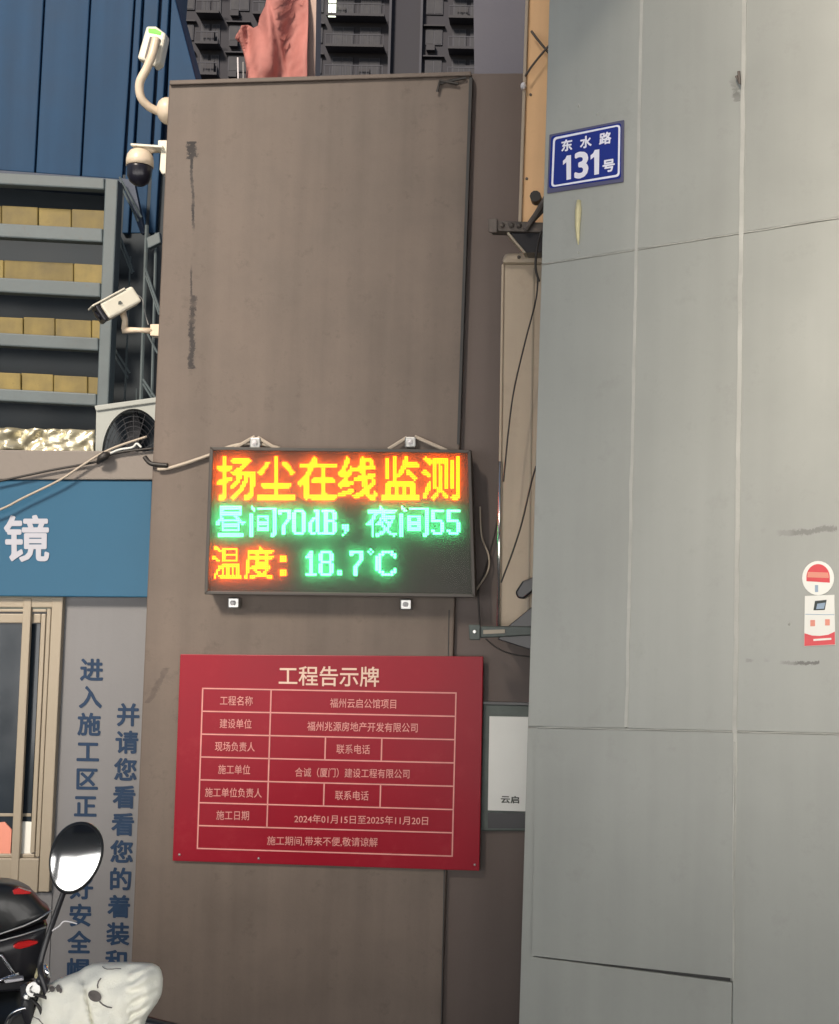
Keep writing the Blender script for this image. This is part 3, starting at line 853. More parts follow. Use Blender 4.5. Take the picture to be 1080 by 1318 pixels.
for (x, y, x2, y2) in ((300, 578, 328, 562), (356, 578, 332, 563), (500, 578, 524, 563), (575, 580, 534, 562)):
    MB().tube([W.P(x, y, .03), W.P(x2, y2, .02)], .006, 6).build('strap', MAT['cable_pale'], ld)

# ------------------------------------------------------------------ red notice board
RQ = [(232, 842), (622, 845), (617, 1121), (222, 1108)]
rs = empty('notice_board', W.P(420, 1115, .015))
tag(rs, 'red construction notice board with pale Chinese table under the LED display', 'sign')
MB().prism(W, RQ, .014, .001).build('board', MAT['red_sign'], rs, bevel=.002)
for x, y in ((231, 1100), (333, 1105), (611, 1113)):
    MB().lathe(W.P(x, y, .014), W.n, [(0, .0045), (.002, .004), (.003, .0015)], 8).build('screw', MAT['steel'], rs, smooth=True)
TQ = [(261, 886), (587, 892), (582, 1102), (254, 1092)]
tf = bilin(TQ)
ZT = .0155
lines = MB()
def tline(u0, v0, u1, v1, w=1.7):
    a_, b_ = Vector(tf(u0, v0)), Vector(tf(u1, v1))
    d = (b_ - a_).normalized(); nrm = Vector((-d.y, d.x)) * (w / 2); e = d * (w / 2)
    q = [a_ - e - nrm, b_ + e - nrm, b_ + e + nrm, a_ - e + nrm]
    lines.prism(W, [tuple(p) for p in q], ZT, ZT - .0008)
for k in range(8): tline(0, k / 7, 1, k / 7)
C1, C2, C3 = .27, .49, .712
tline(0, 0, 0, 1); tline(1, 0, 1, 1)
tline(C1, 0, C1, 6 / 7)
for r_ in (2, 4):
    tline(C2, r_ / 7, C2, (r_ + 1) / 7); tline(C3, r_ / 7, C3, (r_ + 1) / 7)
lines.build('table_lines', MAT['red_line'], rs)
def ttext(body, uc, row, wpx, hpx=12, wt=.006):
    tb = MB()
    cx, cy = tf(uc, (row + .5) / 7)
    put_text(tb, W, body, [(cx - wpx / 2, cy - hpx / 2), (cx + wpx / 2, cy - hpx / 2 + wpx * .016), (cx + wpx / 2 - .4, cy + hpx / 2 + wpx * .016), (cx - wpx / 2 - .4, cy + hpx / 2)], ZT, wt)
    tb.build('table_lettering', MAT['red_line'], rs)
for r_, (b_, w_) in enumerate((('工程名称', 42), ('建设单位', 41), ('现场负责人', 51), ('施工单位', 41), ('施工单位负责人', 73), ('施工日期', 42))):
    ttext(b_, C1 / 2, r_, w_)
ttext('福州云启公馆项目', .635, 0, 85)
ttext('福州兆源房地产开发有限公司', .635, 1, 142)
ttext('联系电话', (C2 + C3) / 2, 2, 43)
ttext('合诚（厦门）建设工程有限公司', .60, 3, 147)
ttext('联系电话', (C2 + C3) / 2, 4, 43)
ttext('2024年01月15日至2025年11月20日', .64, 5, 172, 11)
ttext('施工期间,带来不便,敬请谅解', .49, 6, 142)
tb = MB(); put_text(tb, W, '工程告示牌', [(359, 857), (488, 858.5), (487.5, 884), (359, 882)], ZT, .010)
tb.build('title_lettering', MAT['red_title'], rs)

# ------------------------------------------------------------------ dark recess cover and white sign in the gap
db = empty('dark_cabinet', base_of(G2.P(645, 1060)))
tag(db, 'dark grey flat cabinet in the gap right of red board', 'cabinet')
MB().prism(G2, [(621.5, 906), (700, 908), (700, 1070), (617.5, 1070)], .014, .001).build('body', MAT['green_steel'], db, bevel=.004)
MB().prism(G2, [(622, 903), (700, 905), (700, 908), (622, 906.5)], .020, .001).build('shadow_lip', MAT['black_plastic'], db)  # black lip stands in for the thin shadow line along the top
MB().prism(G2, [(628, 1046), (700, 1047), (700, 1066), (628, 1066)], .017, .0145).build('vent_plate', MAT['black_plastic'], db)
qs = empty('white_sign', G2.P(655, 1044, .02))
tag(qs, 'white sign board with small dark characters, half hidden by grey cladding', 'sign')
MB().prism(G2, [(630, 922), (740, 924), (738, 1046), (628, 1043)], .023, .0145).build('board', MAT['sign_paper'], qs)
mb = MB(); put_text(mb, G2, '云启', [(645, 1024), (668, 1025), (668, 1034), (645, 1033.5)], .0235, .03)
mb.build('lettering', MAT['ink'], qs)

# ------------------------------------------------------------------ grey cladding at right
cl = empty('grey_wall', base_of(CP.P(850, 1200)))
tag(cl, 'large grey clad wall filling the right side with pale joints', 'wall')
eL = ln((706, 0), (667, 1318)); J1 = ln((826, 0), (806, 945)); J2 = ln((958, 0), (942, 1250)); eR = lambda y: 1450
H1 = lambda x: 341.5 - .1565 * (x - 690); H2 = lambda x: 936 + .023 * (x - 690)
body_f, body_b = wall_quad(CP, lambda y: eL(y) + 1.5, eR, -500, -620, -.012, -1.3)
MB().prism_w(body_f, body_b).build('core', MAT['grey_cladding'], cl)
def hx(xf, H):          # intersection of an upright edge and a horizontal joint
    y = 600
    for _ in range(8): y = H(xf(y))
    return (xf(y), y)
def shift(xf, d): return lambda y: xf(y) + d
TOPH = lambda x: -420 - .33 * (x - 690)
def gpt(xf):
    lo, hi = 1300.0, 2600.0
    for _ in range(40):
        mid = (lo + hi) / 2
        if CP.P(xf(mid), mid, 0).z > 0.01: lo = mid
        else: hi = mid
    return (xf(lo), lo)
def panel(xa, xb, Ha, Hb, z=.0):
    xa_, xb_ = shift(xa, .9), shift(xb, -.9)
    Ha_ = (lambda x: Ha(x) + .8); Hb_ = (lambda x: Hb(x) - .8) if Hb else None
    pts = [hx(xa_, Ha_), hx(xb_, Ha_)]
    pts += [hx(xb_, Hb_), hx(xa_, Hb_)] if Hb else [gpt(xb_), gpt(xa_)]
    MB().prism(CP, pts, z, -.011).build('cladding_panel', MAT['grey_cladding'], cl, bevel=.003)
for xa, xb in ((eL, J1), (J1, J2), (J2, eR)):
    panel(xa, xb, TOPH, H1, random.uniform(-.001, .001)); panel(xa, xb, H1, H2, random.uniform(-.001, .001))
panel(J2, eR, H2, None, .001)
p_a, p_b = hx(shift(eL, .9), lambda x: H2(x) + .8), gpt(shift(eL, .9))
MB().prism(CP, [p_a, (692, p_a[1] + .1), (686, 1231.5), (942.3, 1264.5), gpt(shift(J2, -.9)), p_b], .0, -.011).build('cladding_panel', MAT['grey_cladding'], cl, bevel=.002)
MB().prism(CP, [(694, 940), (940, 945), (940, 1266), (688, 1234)], -.0105, -.0115).build('backing_sheet', MAT['dark_joint'], cl)  # dark sheet in the slot stands in for shadow under the cover
# sealant beads, slightly uneven
def bead(xf, ya, yb, r=.0042, z=.001):
    pts, rs_ = [], []
    nn = int((yb - ya) / 12)
    for i in range(nn + 1):
        y = ya + (yb - ya) * i / nn
        pts.append(CP.P(xf(y) + noise.noise(Vector((y * .02, 3, xf(0)))) * 1.2, y, z))
        rs_.append(r * (1 + .35 * noise.noise(Vector((y * .06, 9, xf(0))))))
    mb = MB(); vs = []
    for p, q in zip(pts, rs_):
        vs += [p - CP.u * q - CP.n * .004, p - CP.u * q * .75 + CP.n * .0010, p + CP.u * q * .75 + CP.n * .0010, p + CP.u * q - CP.n * .004]
    m_ = len(pts)
    mb.add(vs, [(4 * i + k, 4 * i + k + 1, 4 * i + k + 5, 4 * i + k + 4) for i in range(m_ - 1) for k in range(3)])
    return mb.build('joint_strip', MAT['sealant'], cl, smooth=False)
bead(J1, -380, 936, .0062); bead(J2, -380, 1256, .0078)
def hbead(H, xa, xb, r=.0022, mat='sealant'):
    pts, rs_ = [], []
    for i in range(60):
        x = xa + (xb - xa) * i / 59
        pts.append(CP.P(x, H(x) + noise.noise(Vector((x * .03, 3, 1))) * .8, .0005))
        rs_.append(r * (1 + .8 * noise.noise(Vector((x * .05, 9, 2)))))
    return MB().tube(pts, rs_, 6).build('joint_strip', MAT[mat], cl, smooth=True)
hbead(H1, 697, 1440, .0018); hbead(H2, 680, 1440, .0022)
# proud cover sheet low on the wall, bottom edge sprung forward
top = [(690, 937.5), (943.5, 943.2)]; bot = [(684.5, 1230), (942.5, 1259)]
ft = [CP.P(*top[0], .004), CP.P(*top[1], .004), CP.P(*bot[1], .012), CP.P(*bot[0], .006)]
ps = MB().prism_w(ft, [p - CP.n * .003 for p in ft]).build('cover_sheet', MAT['grey_cladding'], cl)
MB().tube([CP.P(945, 955, .005), CP.P(943.5, 1100, .006), CP.P(943.5, 1262, .006)], .003, 6).build('joint_strip', MAT['sealant'], cl)
# drips and scraps of glue
gd = MB()
pts = [CP.P(745, 258, .003), CP.P(744.5, 270, .005), CP.P(743.5, 290, .006), CP.P(744, 306, .004), CP.P(744.5, 315, .002)]
gd.tube(pts, [.006, .0095, .0075, .005, .0015], 8).build('glue_drip', MAT['tape'], cl, smooth=True)
for (x, y, r_) in ((744.5, 325, .005), (745, 136, .007), (769, 147, .004), (1016, 803, .004), (733, 1007, .003), (690, 1082, .003)):
    MB().lathe(CP.P(x, y, .0), CP.n, [(0, r_), (.002, r_ * .7), (.003, r_ * .2)], 9, .7).build('glue_spot', MAT['sealant'], cl, smooth=True)
MB().tube([CP.P(948, 98, .01), CP.P(952, 108, .014), CP.P(951, 92, .01)], .004, 6).build('wire_scrap', MAT['rust_steel'], cl)

# unseen sheet added above the frame, shaped to throw slanting shade on the cladding
pb = empty('shade_sheet', CP.P(745, -130, .4))
tag(pb, 'unseen sloping sheet added high over the grey cladding to cast slanting shade', 'shade_sheet')
sh = [CP.P(672, 165), CP.P(700, 145), CP.P(838, -20), CP.P(850, -260), CP.P(672, -260)]
fr = [p + to_sun * .85 for p in sh]
MB().prism_w(fr, [p + to_sun * .03 for p in fr]).build('sheet', MAT['deep_blue'], pb, bevel=.004)
MB().tube([fr[3], CP.P(850, -420)], .012, 8).build('stay', MAT['steel'], pb)
MB().tube([fr[4], CP.P(720, -420)], .012, 8).build('stay', MAT['steel'], pb)

# ------------------------------------------------------------------ door plate
dp = empty('door_plate', CP.P(755, 245, .01))
tag(dp, 'blue street number plate reading 131 on the grey cladding', 'number plate')
DQ = [(707, 173), (803, 154), (802, 234), (704, 249)]
MB().prism(CP, DQ, .007, .0015).build('plate', MAT['plate_grey'], dp, bevel=.002)
MB().prism(CP, roundq([(709.5, 175.5), (799.5, 158), (799, 229.5), (706.5, 242.5)], 4), .0085, .0072).build('face', MAT['plate_blue'], dp)
def ringp(q, w, z1, z0_, r, name):
    o_, i_ = roundq(q, r), roundq(inset(q, w), r * .7)
    n_ = len(o_)
    mb = MB()
    for k in range(n_):
        j = (k + 1) % n_
        mb.prism(CP, [o_[k], o_[j], i_[j], i_[k]], z1, z0_)
    return mb.build(name, MAT['plate_white'], dp, recalc=True)
ringp([(712, 177), (798.5, 160), (797.5, 227), (709.5, 241)], 2.4, .0096, .0086, 5, 'border')
mb = MB()
put_text(mb, CP, '东', [(723, 181), (736.5, 178.5), (736, 193), (723, 195)], .0096, .035)
put_text(mb, CP, '水', [(747, 176.5), (761.5, 174), (761, 189), (747, 191)], .0096, .035)
put_text(mb, CP, '路', [(772, 172), (787, 169), (786, 184), (771.5, 186.5)], .0096, .035)
put_text(mb, CP, '号', [(776, 207), (791, 204.5), (790.5, 219.5), (776, 222)], .0096, .035)
put_text(mb, CP, '3', [(740.5, 197.5), (756.5, 195), (756, 226.5), (740.5, 229.5)], .0096, .030)
for q in ([(724.5, 201), (735, 199.5), (735, 230.5), (725, 232.5)], [(760, 194), (771.5, 192), (771, 224), (760.5, 226)]):
    f1 = bilin(q)
    mb.add([CP.P(*f1(u, v), .0097) for u, v in ((.48, 0), (1, 0), (1, 1), (.42, 1), (.42, .27), (.0, .36), (.0, .19), (.3, .12))], [tuple(range(8))])
mb.build('lettering', MAT['plate_white'], dp)

# ------------------------------------------------------------------ stickers
def ell(cx, cy, rx, ry, n=28, a0=0, a1=360):
    return [(cx + rx * math.cos(R(a0 + (a1 - a0) * k / n)), cy + ry * math.sin(R(a0 + (a1 - a0) * k / n))) for k in range(n + (0 if a1 - a0 == 360 else 1))]
s1 = empty('round_sticker', CP.P(1053, 766, .003))
tag(s1, 'round white sticker with red half dome on the grey cladding', 'sticker')
MB().prism(CP, ell(1053, 744, 20.5, 22), .0032, .0012).build('disc', MAT['sticker_white'], s1)
MB().prism(CP, ell(1053, 743, 15, 17, 18, 180, 360) + [(1068, 750), (1038, 748)], .0042, .0034).build('red_field', MAT['sticker_red'], s1)
MB().prism(CP, [(1040, 736), (1066, 737), (1067, 744), (1039, 743)], .005, .0044).build('red_band', MAT['sticker_pink'], s1)
MB().prism(CP, [(1049, 753), (1053, 753), (1053, 762), (1049, 762)], .0042, .0034).build('mark', MAT['sticker_blue'], s1)
s2 = empty('card_sticker', CP.P(1055, 832, .003))
tag(s2, 'white card sticker with red bottom below the round sticker', 'sticker')
MB().prism(CP, [(1036, 767), (1074, 765.5), (1075, 830), (1035, 832)], .0032, .0012).build('sheet', MAT['sticker_white'], s2)
MB().prism(CP, [(1035.5, 815), (1045, 818), (1055, 818.5), (1066, 817), (1074.5, 813), (1074.7, 829.5), (1035.3, 831.5)], .0042, .0034).build('red_field', MAT['sticker_red'], s2)
MB().prism(CP, [(1036.5, 790.2), (1074, 790.8), (1074, 791.6), (1036.5, 791)], .0042, .0034).build('divider', MAT['sticker_blue'], s2)
MB().prism(CP, [(1049, 773.5), (1064, 772), (1061.5, 785), (1047, 785.5)], .0042, .0034).build('card_mark', MAT['ink'], s2)
MB().prism(CP, [(1052, 777), (1062.5, 775.5), (1060.5, 783.5), (1050.5, 784)], .005, .0044).build('card_mark', MAT['sticker_blue'], s2)
for (x, y) in ((1046, 802), (1065, 801)):
    MB().prism(CP, [(x - 3, y - 4), (x + 3, y - 4), (x + 3, y + 4), (x - 3, y + 4)], .0042, .0034).build('mark', MAT['sticker_pink'], s2)
MB().prism(CP, [(1047, 822.5), (1070, 821), (1070, 823.5), (1047, 825)], .005, .0044).build('mark', MAT['sticker_white'], s2)

# ------------------------------------------------------------------ red cloth on its post behind the wall
RC = Plane(360, 5.6, 0)
pc = MB().prism(RC, [(398, -300), (412, -300), (404, 200), (391, 200)], .02, -.1).build('post', MAT['post_cream'])
# carried to the ground so that it stands
pg = MB().prism_w(*wall_quad(RC, lambda y: 390, lambda y: 404, 190, 190, .02, -.1)).build('post_foot', MAT['post_cream'], pc)
pg.name = 'lower_post'
tag(pc, 'pale narrow post edging the draped red cloth above the tan wall', 'post')
outl = [(350, -160), (398, -160), (394, 180), (312, 180), (316, 110), (317, 88), (314, 70), (309, 56), (304, 49), (307, 40), (312, 33), (319, 32), (326, 36), (332, 33), (334, 22), (341, 8), (345, -10), (348, -60)]
rc = MB()
# triangulated sheet with folds
bm = bmesh.new()
vv = [bm.verts.new((x, y, 0)) for x, y in outl]
bm.faces.new(vv)
bmesh.ops.triangulate(bm, faces=bm.faces)
for _ in range(4):
    bmesh.ops.subdivide_edges(bm, edges=[e for e in bm.edges if e.calc_length() > 6], cuts=1, use_grid_fill=False)
    bmesh.ops.triangulate(bm, faces=bm.faces)
bm.verts.ensure_lookup_table()
vs = []
for v in bm.verts:
    x, y = v.co.x, v.co.y
    z = .045 * math.sin((x + y * .22) * .11) + .012 * math.sin((x - y * .12) * .45 + 3 * noise.noise(Vector((x * .03, y * .02, 7)))) + .012 * noise.noise(Vector((x * .05, y * .02, 2)))
    vs.append(RC.P(x, y, .06 + z))
rc.add(vs, [tuple(v.index for v in f.verts) for f in bm.faces])
bm.free()
rco = rc.build('red_cloth', MAT['red_cloth'], smooth=True)
sm = rco.modifiers.new('thick', 'SOLIDIFY'); sm.thickness = .006
tag(rco, 'red cloth draped and bulging behind the top of the tan wall', 'cloth')
rods = MB().tube([RC.P(306, 74, .1), RC.P(309, 220, .1)], .0035, 6).build('rod', MAT['letter_white'], smooth=True)
tag(rods, 'thin white rod standing left of the red cloth', 'rod')
r2 = MB().tube([RC.P(313, 80, .08), RC.P(315, 220, .08)], .004, 6).build('rod', MAT['cable_grey'], smooth=True)
tag(r2, 'thin grey rod next to the red cloth\'s torn edge', 'rod')

# ------------------------------------------------------------------ security cameras
CM = Plane(190, 4.33, 3)
c1_ = empty('security_camera', CM.P(212, 150))
tag(c1_, 'topmost camera, boxy cream housing on curved arm with green glow', 'security camera')
arm = smooth_pts([CM.P(201, 50, .02), CM.P(196, 70, .03), CM.P(189, 88, .03), CM.P(180, 106, .03), CM.P(181, 124, .02), CM.P(190, 136, .0), CM.P(203, 143, -.02), CM.P(214, 145, -.02)], 6)
MB().tube(arm, .0145, 12).build('arm', MAT['cam_white'], c1_, smooth=True)
MB().prism(CM, [(188, 33), (200, 33), (213.5, 43), (206, 80), (198, 86), (193, 80), (176, 75)], -.005, -.05).build('housing', MAT['cam_white2'], c1_, bevel=.008)
MB().prism(CM, [(193, 47), (206, 50), (203, 60), (200, 58), (189, 76), (186, 74)], .002, -.006).build('recess', MAT['rust_steel'], c1_)
MB().prism(CM, [(191, 36.5), (200, 37), (207, 41), (206, 44), (199, 42.5), (191, 41)], -.001, -.006).build('status_lamp', MAT['lamp_green'], c1_)
MB().lathe(CM.P(219, 143, -.0), Vector((-.97, -.2, -.12)), [(-.02, .046), (.012, .046), (.022, .043), (.034, .034), (.042, .02)], 24).build('wall_mount', MAT['cam_white'], c1_, smooth=True)
for (x, y) in ((205, 139), (213, 146)):
    MB().lathe(CM.P(x, y, .01), CM.n, [(-.02, .004), (.002, .003)], 8).build('screw', MAT['rust_steel'], c1_)

c2 = empty('security_camera', CM.P(180, 240))
tag(c2, 'black-domed camera hanging from its bracket in the middle', 'security camera')
dc = CM.P(180, 213, .0)
MB().lathe(dc, (0, 0, 1), [(-.004, .046), (.016, .046), (.034, .043), (.048, .034), (.056, .02), (.058, .004)], 28).build('hood', MAT['cam_white'], c2, smooth=True)
MB().lathe(dc, (0, 0, 1), [(-.074, .002), (-.07, .016), (-.058, .032), (-.038, .041), (-.012, .043), (-.004, .043)], 28).build('dome', MAT['dome_glass'], c2, smooth=True)
MB().prism(CM, [(168, 184), (209, 187), (209, 190), (168, 187)], .03, -.03).build('sun_shield', MAT['cam_white2'], c2, bevel=.002)
MB().tube([CM.P(180, 195), CM.P(193, 193, .0), CM.P(204, 192, -.02)], .012, 10).build('arm', MAT['cam_white'], c2, smooth=True)
MB().prism(CM, [(203, 180), (225, 180), (222, 222), (208, 224), (205, 218), (207, 190), (203, 189)], .01, -.05).build('bracket', MAT['cam_white2'], c2, bevel=.004)

c3 = empty('security_camera', CM.P(165, 435))
tag(c3, 'lowest camera, cream bullet body with black front on thin arm', 'security camera')
ax = (CM.P(174, 380, .0) - CM.P(130, 404, .06))
ctr = CM.P(130, 404, .06)
L_ = ax.length; ax = ax.normalized()
sidev = ax.cross(Vector((0, 0, 1))).normalized(); upv = sidev.cross(ax).normalized()
def obox(c0, l0, l1, hw, hh, name, mat, par, bev=.004, dz=0.0):
    vs = []
    for l in (l0, l1):
        for (a_, b_) in ((-1, -1), (1, -1), (1, 1), (-1, 1)):
            vs.append(c0 + ax * l + sidev * hw * a_ + upv * (hh * b_ + dz))
    return MB().add(vs, [(0, 1, 2, 3), (7, 6, 5, 4), (0, 4, 5, 1), (1, 5, 6, 2), (2, 6, 7, 3), (3, 7, 4, 0)]).build(name, MAT[mat], par, bevel=bev)
obox(ctr, .006, L_, .034, .030, 'body', 'cam_white2', c3, .008)
obox(ctr, -.012, .006, .0345, .0305, 'front_cap', 'black_plastic', c3, .006)
obox(ctr, -.02, L_ * .8, .037, .003, 'sun_visor', 'cam_white2', c3, .002, dz=.033)
lc = ctr - ax * .012
MB().lathe(lc, -ax, [(0, .018), (.005, .018), (.006, .012)], 18).build('lens', MAT['dome_glass'], c3)
MB().prism(CM, [(146, 391), (155, 387), (157, 390), (148, 394)], .062, .04).build('logo', MAT['ink'], c3)
MB().tube([CM.P(158, 402, .0), CM.P(161, 412, .0), CM.P(160, 424, .0)], [.012, .010, .011], 10).build('joint', MAT['cam_white'], c3, smooth=True)
MB().tube([CM.P(158, 425, .0), CM.P(180, 425, -.005), CM.P(196, 426, -.02)], [.012, .009, .011], 10).build('arm', MAT['cam_white'], c3, smooth=True)
MB().prism(CM, [(193, 417), (214, 417), (214, 433), (193, 432)], -.01, -.05).build('wall_mount', MAT['cam_white'], c3, bevel=.003)
MB().tube(smooth_pts([CM.P(174, 378, -.02), CM.P(183, 385, -.03), CM.P(186, 400, -.03), CM.P(191, 418, -.03)]), .002, 6).build('cable', MAT['cable_grey'], c3)
for o in (c1_, c2, c3): o['group'] = 'security cameras on the left edge of the tan wall'

# ------------------------------------------------------------------ near scooter with mirror and quilt
sc = empty('scooter', base_of(SQ.P(60, 1300)))
tag(sc, 'scooter with round mirror and white quilted windshield cover in front', 'scooter')
mc = SQ.P(97.5, 1104, 0)
mn = (Vector((.18, -1, .237))).normalized()
mu = (Vector((.17, 0, 1)) - mn * mn.dot(Vector((.17, 0, 1)))).normalized(); mr_ = mu.cross(mn).normalized() * -1
if mr_.x < 0: mr_ = -mr_
def mir(scale_, d, bulge=0.0, n_=40, rings=1):
    out = []
    for k in range(n_):
        a = 2 * math.pi * k / n_
        ex, ey = math.cos(a), math.sin(a)
        w_ = .0455 * (1 + .10 * ey)          # egg shape, wider above
        out.append(mc + mr_ * ex * w_ * scale_ + mu * ey * .0640 * scale_ + mn * d)
    return out
prof = [(.55, -.034), (.85, -.026), (1.0, -.008), (1.03, .0), (1.0, .004), (.93, .0045)]
mb = MB(); vs = []; fs = []
for s_, d_ in prof: vs += mir(s_, d_)
nn = 40
for i in range(len(prof) - 1):
    for k in range(nn): fs.append((i * nn + k, i * nn + (k + 1) % nn, (i + 1) * nn + (k + 1) % nn, (i + 1) * nn + k))
fs.append(tuple(range(nn)))
mb.add(vs, fs); mh = mb.build('mirror', MAT['black_gloss'], sc, smooth=True)
mb = MB(); vs = [mc + mn * .0075]; fs = []
RG = 8
for r_ in range(1, RG + 1):
    t = r_ / RG
    vs += mir(.94 * t, .0075 - .0032 * t * t)
for k in range(nn): fs.append((0, 1 + k, 1 + (k + 1) % nn))
for i in range(RG - 1):
    for k in range(nn): fs.append((1 + i * nn + k, 1 + i * nn + (k + 1) % nn, 1 + (i + 1) * nn + (k + 1) % nn, 1 + (i + 1) * nn + k))
mb.add(vs, fs); mb.build('mirror_glass', MAT['mirror_glass'], mh, smooth=True)
st = smooth_pts([SQ.P(84, 1143, -.012), SQ.P(76, 1165, -.012), SQ.P(62, 1205, -.01), SQ.P(52, 1240, .0), SQ.P(54, 1258, .01), SQ.P(60, 1280, .01)], 5)
MB().tube(st, .0052, 10).build('mirror_stem', MAT['black_plastic'], sc, smooth=True)
MB().tube([SQ.P(58, 1242, .012), SQ.P(61, 1252, .015), SQ.P(63, 1258, .012)], [.003, .005, .004], 8).build('stem_highlight_clip', MAT['chrome'], sc, smooth=True)
MB().lathe(SQ.P(46, 1272, .0), (0, -1, .1), [(-.03, .012), (.0, .014), (.012, .013), (.012, .007), (.006, .006)], 18).build('bar_clamp', MAT['steel'], sc, smooth=False)
MB().tube(smooth_pts([SQ.P(50, 1268, -.01), SQ.P(38, 1285, -.01), SQ.P(36, 1300, -.01), SQ.P(45, 1330, -.02), SQ.P(60, 1400, -.03)]), .012, 10).build('brake_assembly', MAT['black_plastic'], sc, smooth=True)
MB().tube(smooth_pts([SQ.P(4, 1330, -.01), SQ.P(10, 1312, -.005), SQ.P(20, 1302, .0), SQ.P(34, 1297, .0)]), .003, 8).build('brake_lever', MAT['chrome'], sc, smooth=True)
MB().prism(SQ, [(8, 1318), (14, 1308), (34, 1299), (38, 1310), (30, 1380), (0, 1380)], -.015, -.05).build('hand_guard', MAT['black_gloss'], sc, bevel=.006)
MB().tube(smooth_pts([SQ.P(64, 1200, -.01), SQ.P(76, 1192, -.008), SQ.P(82, 1186, -.006), SQ.P(92, 1187, -.006), SQ.P(99, 1189, -.006)]), .0013, 6).build('loose_wire', MAT['letter_white'], sc, smooth=True)
for k, (a_, b_, c_) in enumerate((((44, 1280), (70, 1290), (110, 1330)), ((40, 1286), (52, 1300), (66, 1345)))):
    MB().tube(smooth_pts([SQ.P(*a_, .012), SQ.P(*b_, .02), SQ.P(*c_, .0)]), .003, 8).build('control_cable', MAT['cable_black'], sc, smooth=True)
MB().lathe(SQ.P(36, 1282, .0), (0, -1, .1), [(-.01, .007), (.006, .007), (.009, .004)], 6).build('bolt', MAT['steel'], sc)
MB().lathe(SQ.P(55, 1262, .0), (0, -1, .1), [(-.01, .010), (.008, .010), (.012, .006)], 16).build('stem_collar', MAT['black_plastic'], sc, smooth=True)
MB().prism(SQ, [(24, 1270), (34, 1266), (40, 1274), (36, 1290), (26, 1288)], .004, -.02).build('switch_block', MAT['black_plastic'], sc, bevel=.004)
# quilt
qo = [(40, 1311), (54, 1272), (64, 1266), (75, 1260), (88, 1255), (102, 1250), (110, 1244), (120, 1240.5), (130, 1239), (160, 1238), (185, 1239), (197, 1240), (204, 1243), (208, 1250), (210, 1260), (209.5, 1270), (208, 1280), (203, 1290), (198, 1297), (193, 1304), (189, 1310), (182, 1335), (170, 1380), (150, 1430), (110, 1460), (60, 1450), (25, 1400), (28, 1350)]
def resamp(pts, n_):
    P_ = [Vector(p) for p in pts]; P_.append(P_[0])
    L2 = [0]
    for i in range(len(P_) - 1): L2.append(L2[-1] + (P_[i + 1] - P_[i]).length)
    out = []; j = 0
    for k in range(n_):
        s_ = L2[-1] * k / n_
        while L2[j + 1] < s_: j += 1
        t = (s_ - L2[j]) / (L2[j + 1] - L2[j])
        out.append(P_[j].lerp(P_[j + 1], t))
    return out
qr = resamp(qo, 120)
cq = Vector((122, 1340))
s0_, s1_ = Vector((103, 1249)), Vector((122, 1330))
def quilt_z(p, t):
    z = .075 * math.sqrt(max(0, 1 - t ** 2.4))
    d = (s1_ - s0_).normalized(); nrm = Vector((-d.y, d.x)); dist = abs((p - s0_).dot(nrm))
    z += .0018 * math.sin((p.y - p.x * .3) * .55) * math.exp(-(dist / 9) ** 2) * min(1, (1 - t) * 8)
    z -= .014 * math.exp(-(dist / 1.7) ** 2) * (1 if t < .99 else 0)
    damp = min(1, (1 - t) * 6 + .25)
    z += damp * (.007 * noise.noise(Vector((p.x * .05, p.y * .035, 3))) + .0014 * noise.noise(Vector((p.x * .12, p.y * .07, 8))) + .0006 * noise.noise(Vector((p.x * .3, p.y * .2, 1))))
    z += damp * .004 * math.sin((p.x * .8 + p.y * .55) * .16 + 2 * noise.noise(Vector((p.x * .03, p.y * .03, 4))))
    if p.x > 165 and p.y > 1240:
        z += damp * .0048 * math.sin(p.y * .42 + p.x * .2 + 3 * noise.noise(Vector((p.x * .06, p.y * .06, 6))))
    return z
RG = 44
mb = MB(); vs = []; fs = []
for r_ in range(RG + 1):
    t = r_ / RG
    for q in qr:
        p = cq.lerp(q, t)
        vs.append(SQ.P(p.x, p.y, quilt_z(p, t) - .02))
nq = len(qr)
for i in range(RG):
    for k in range(nq): fs.append((i * nq + k, i * nq + (k + 1) % nq, (i + 1) * nq + (k + 1) % nq, (i + 1) * nq + k))
b0 = len(vs)
for q in qr: vs.append(SQ.P(cq.lerp(q, .98).x, cq.lerp(q, .98).y, -.05))
for k in range(nq): fs.append((RG * nq + k, RG * nq + (k + 1) % nq, b0 + (k + 1) % nq, b0 + k))
fs.append(tuple(b0 + k for k in range(nq)))
mb.add(vs, fs); qt = mb.build('quilted_cover', MAT['quilt'], sc, smooth=True)
def on_quilt(x, y, lift=.003):
    p = Vector((x, y)); dv = p - cq
    # ring parameter: how far p lies on its ray towards the outline
    best = 1e9; bt = 0
    for i in range(nq):
        a_, b_ = qr[i] - cq, qr[(i + 1) % nq] - cq
        den = dv.x * (b_.y - a_.y) - dv.y * (b_.x - a_.x)
        if abs(den) < 1e-9: continue
        s_ = (a_.x * (b_.y - a_.y) - a_.y * (b_.x - a_.x)) / den
        u_ = (a_.x * dv.y - a_.y * dv.x) / den
        if s_ > 0 and -.001 <= u_ <= 1.001: bt = 1 / s_
    return SQ.P(x, y, quilt_z(p, bt) - .02 + lift)
def motif(mb): mb.build('printed_motif', MAT['print_grey'], qt)
ov = []
for q_ in (.25, .5, .75, 1.0):
    ov += [on_quilt(122 + q_ * (8.6 * math.cos(a) - .9 * math.sin(a)), 1282 + q_ * (7.2 * math.sin(a) + 2.4 * math.cos(a))) for a in [2 * math.pi * k / 20 for k in range(20)]]
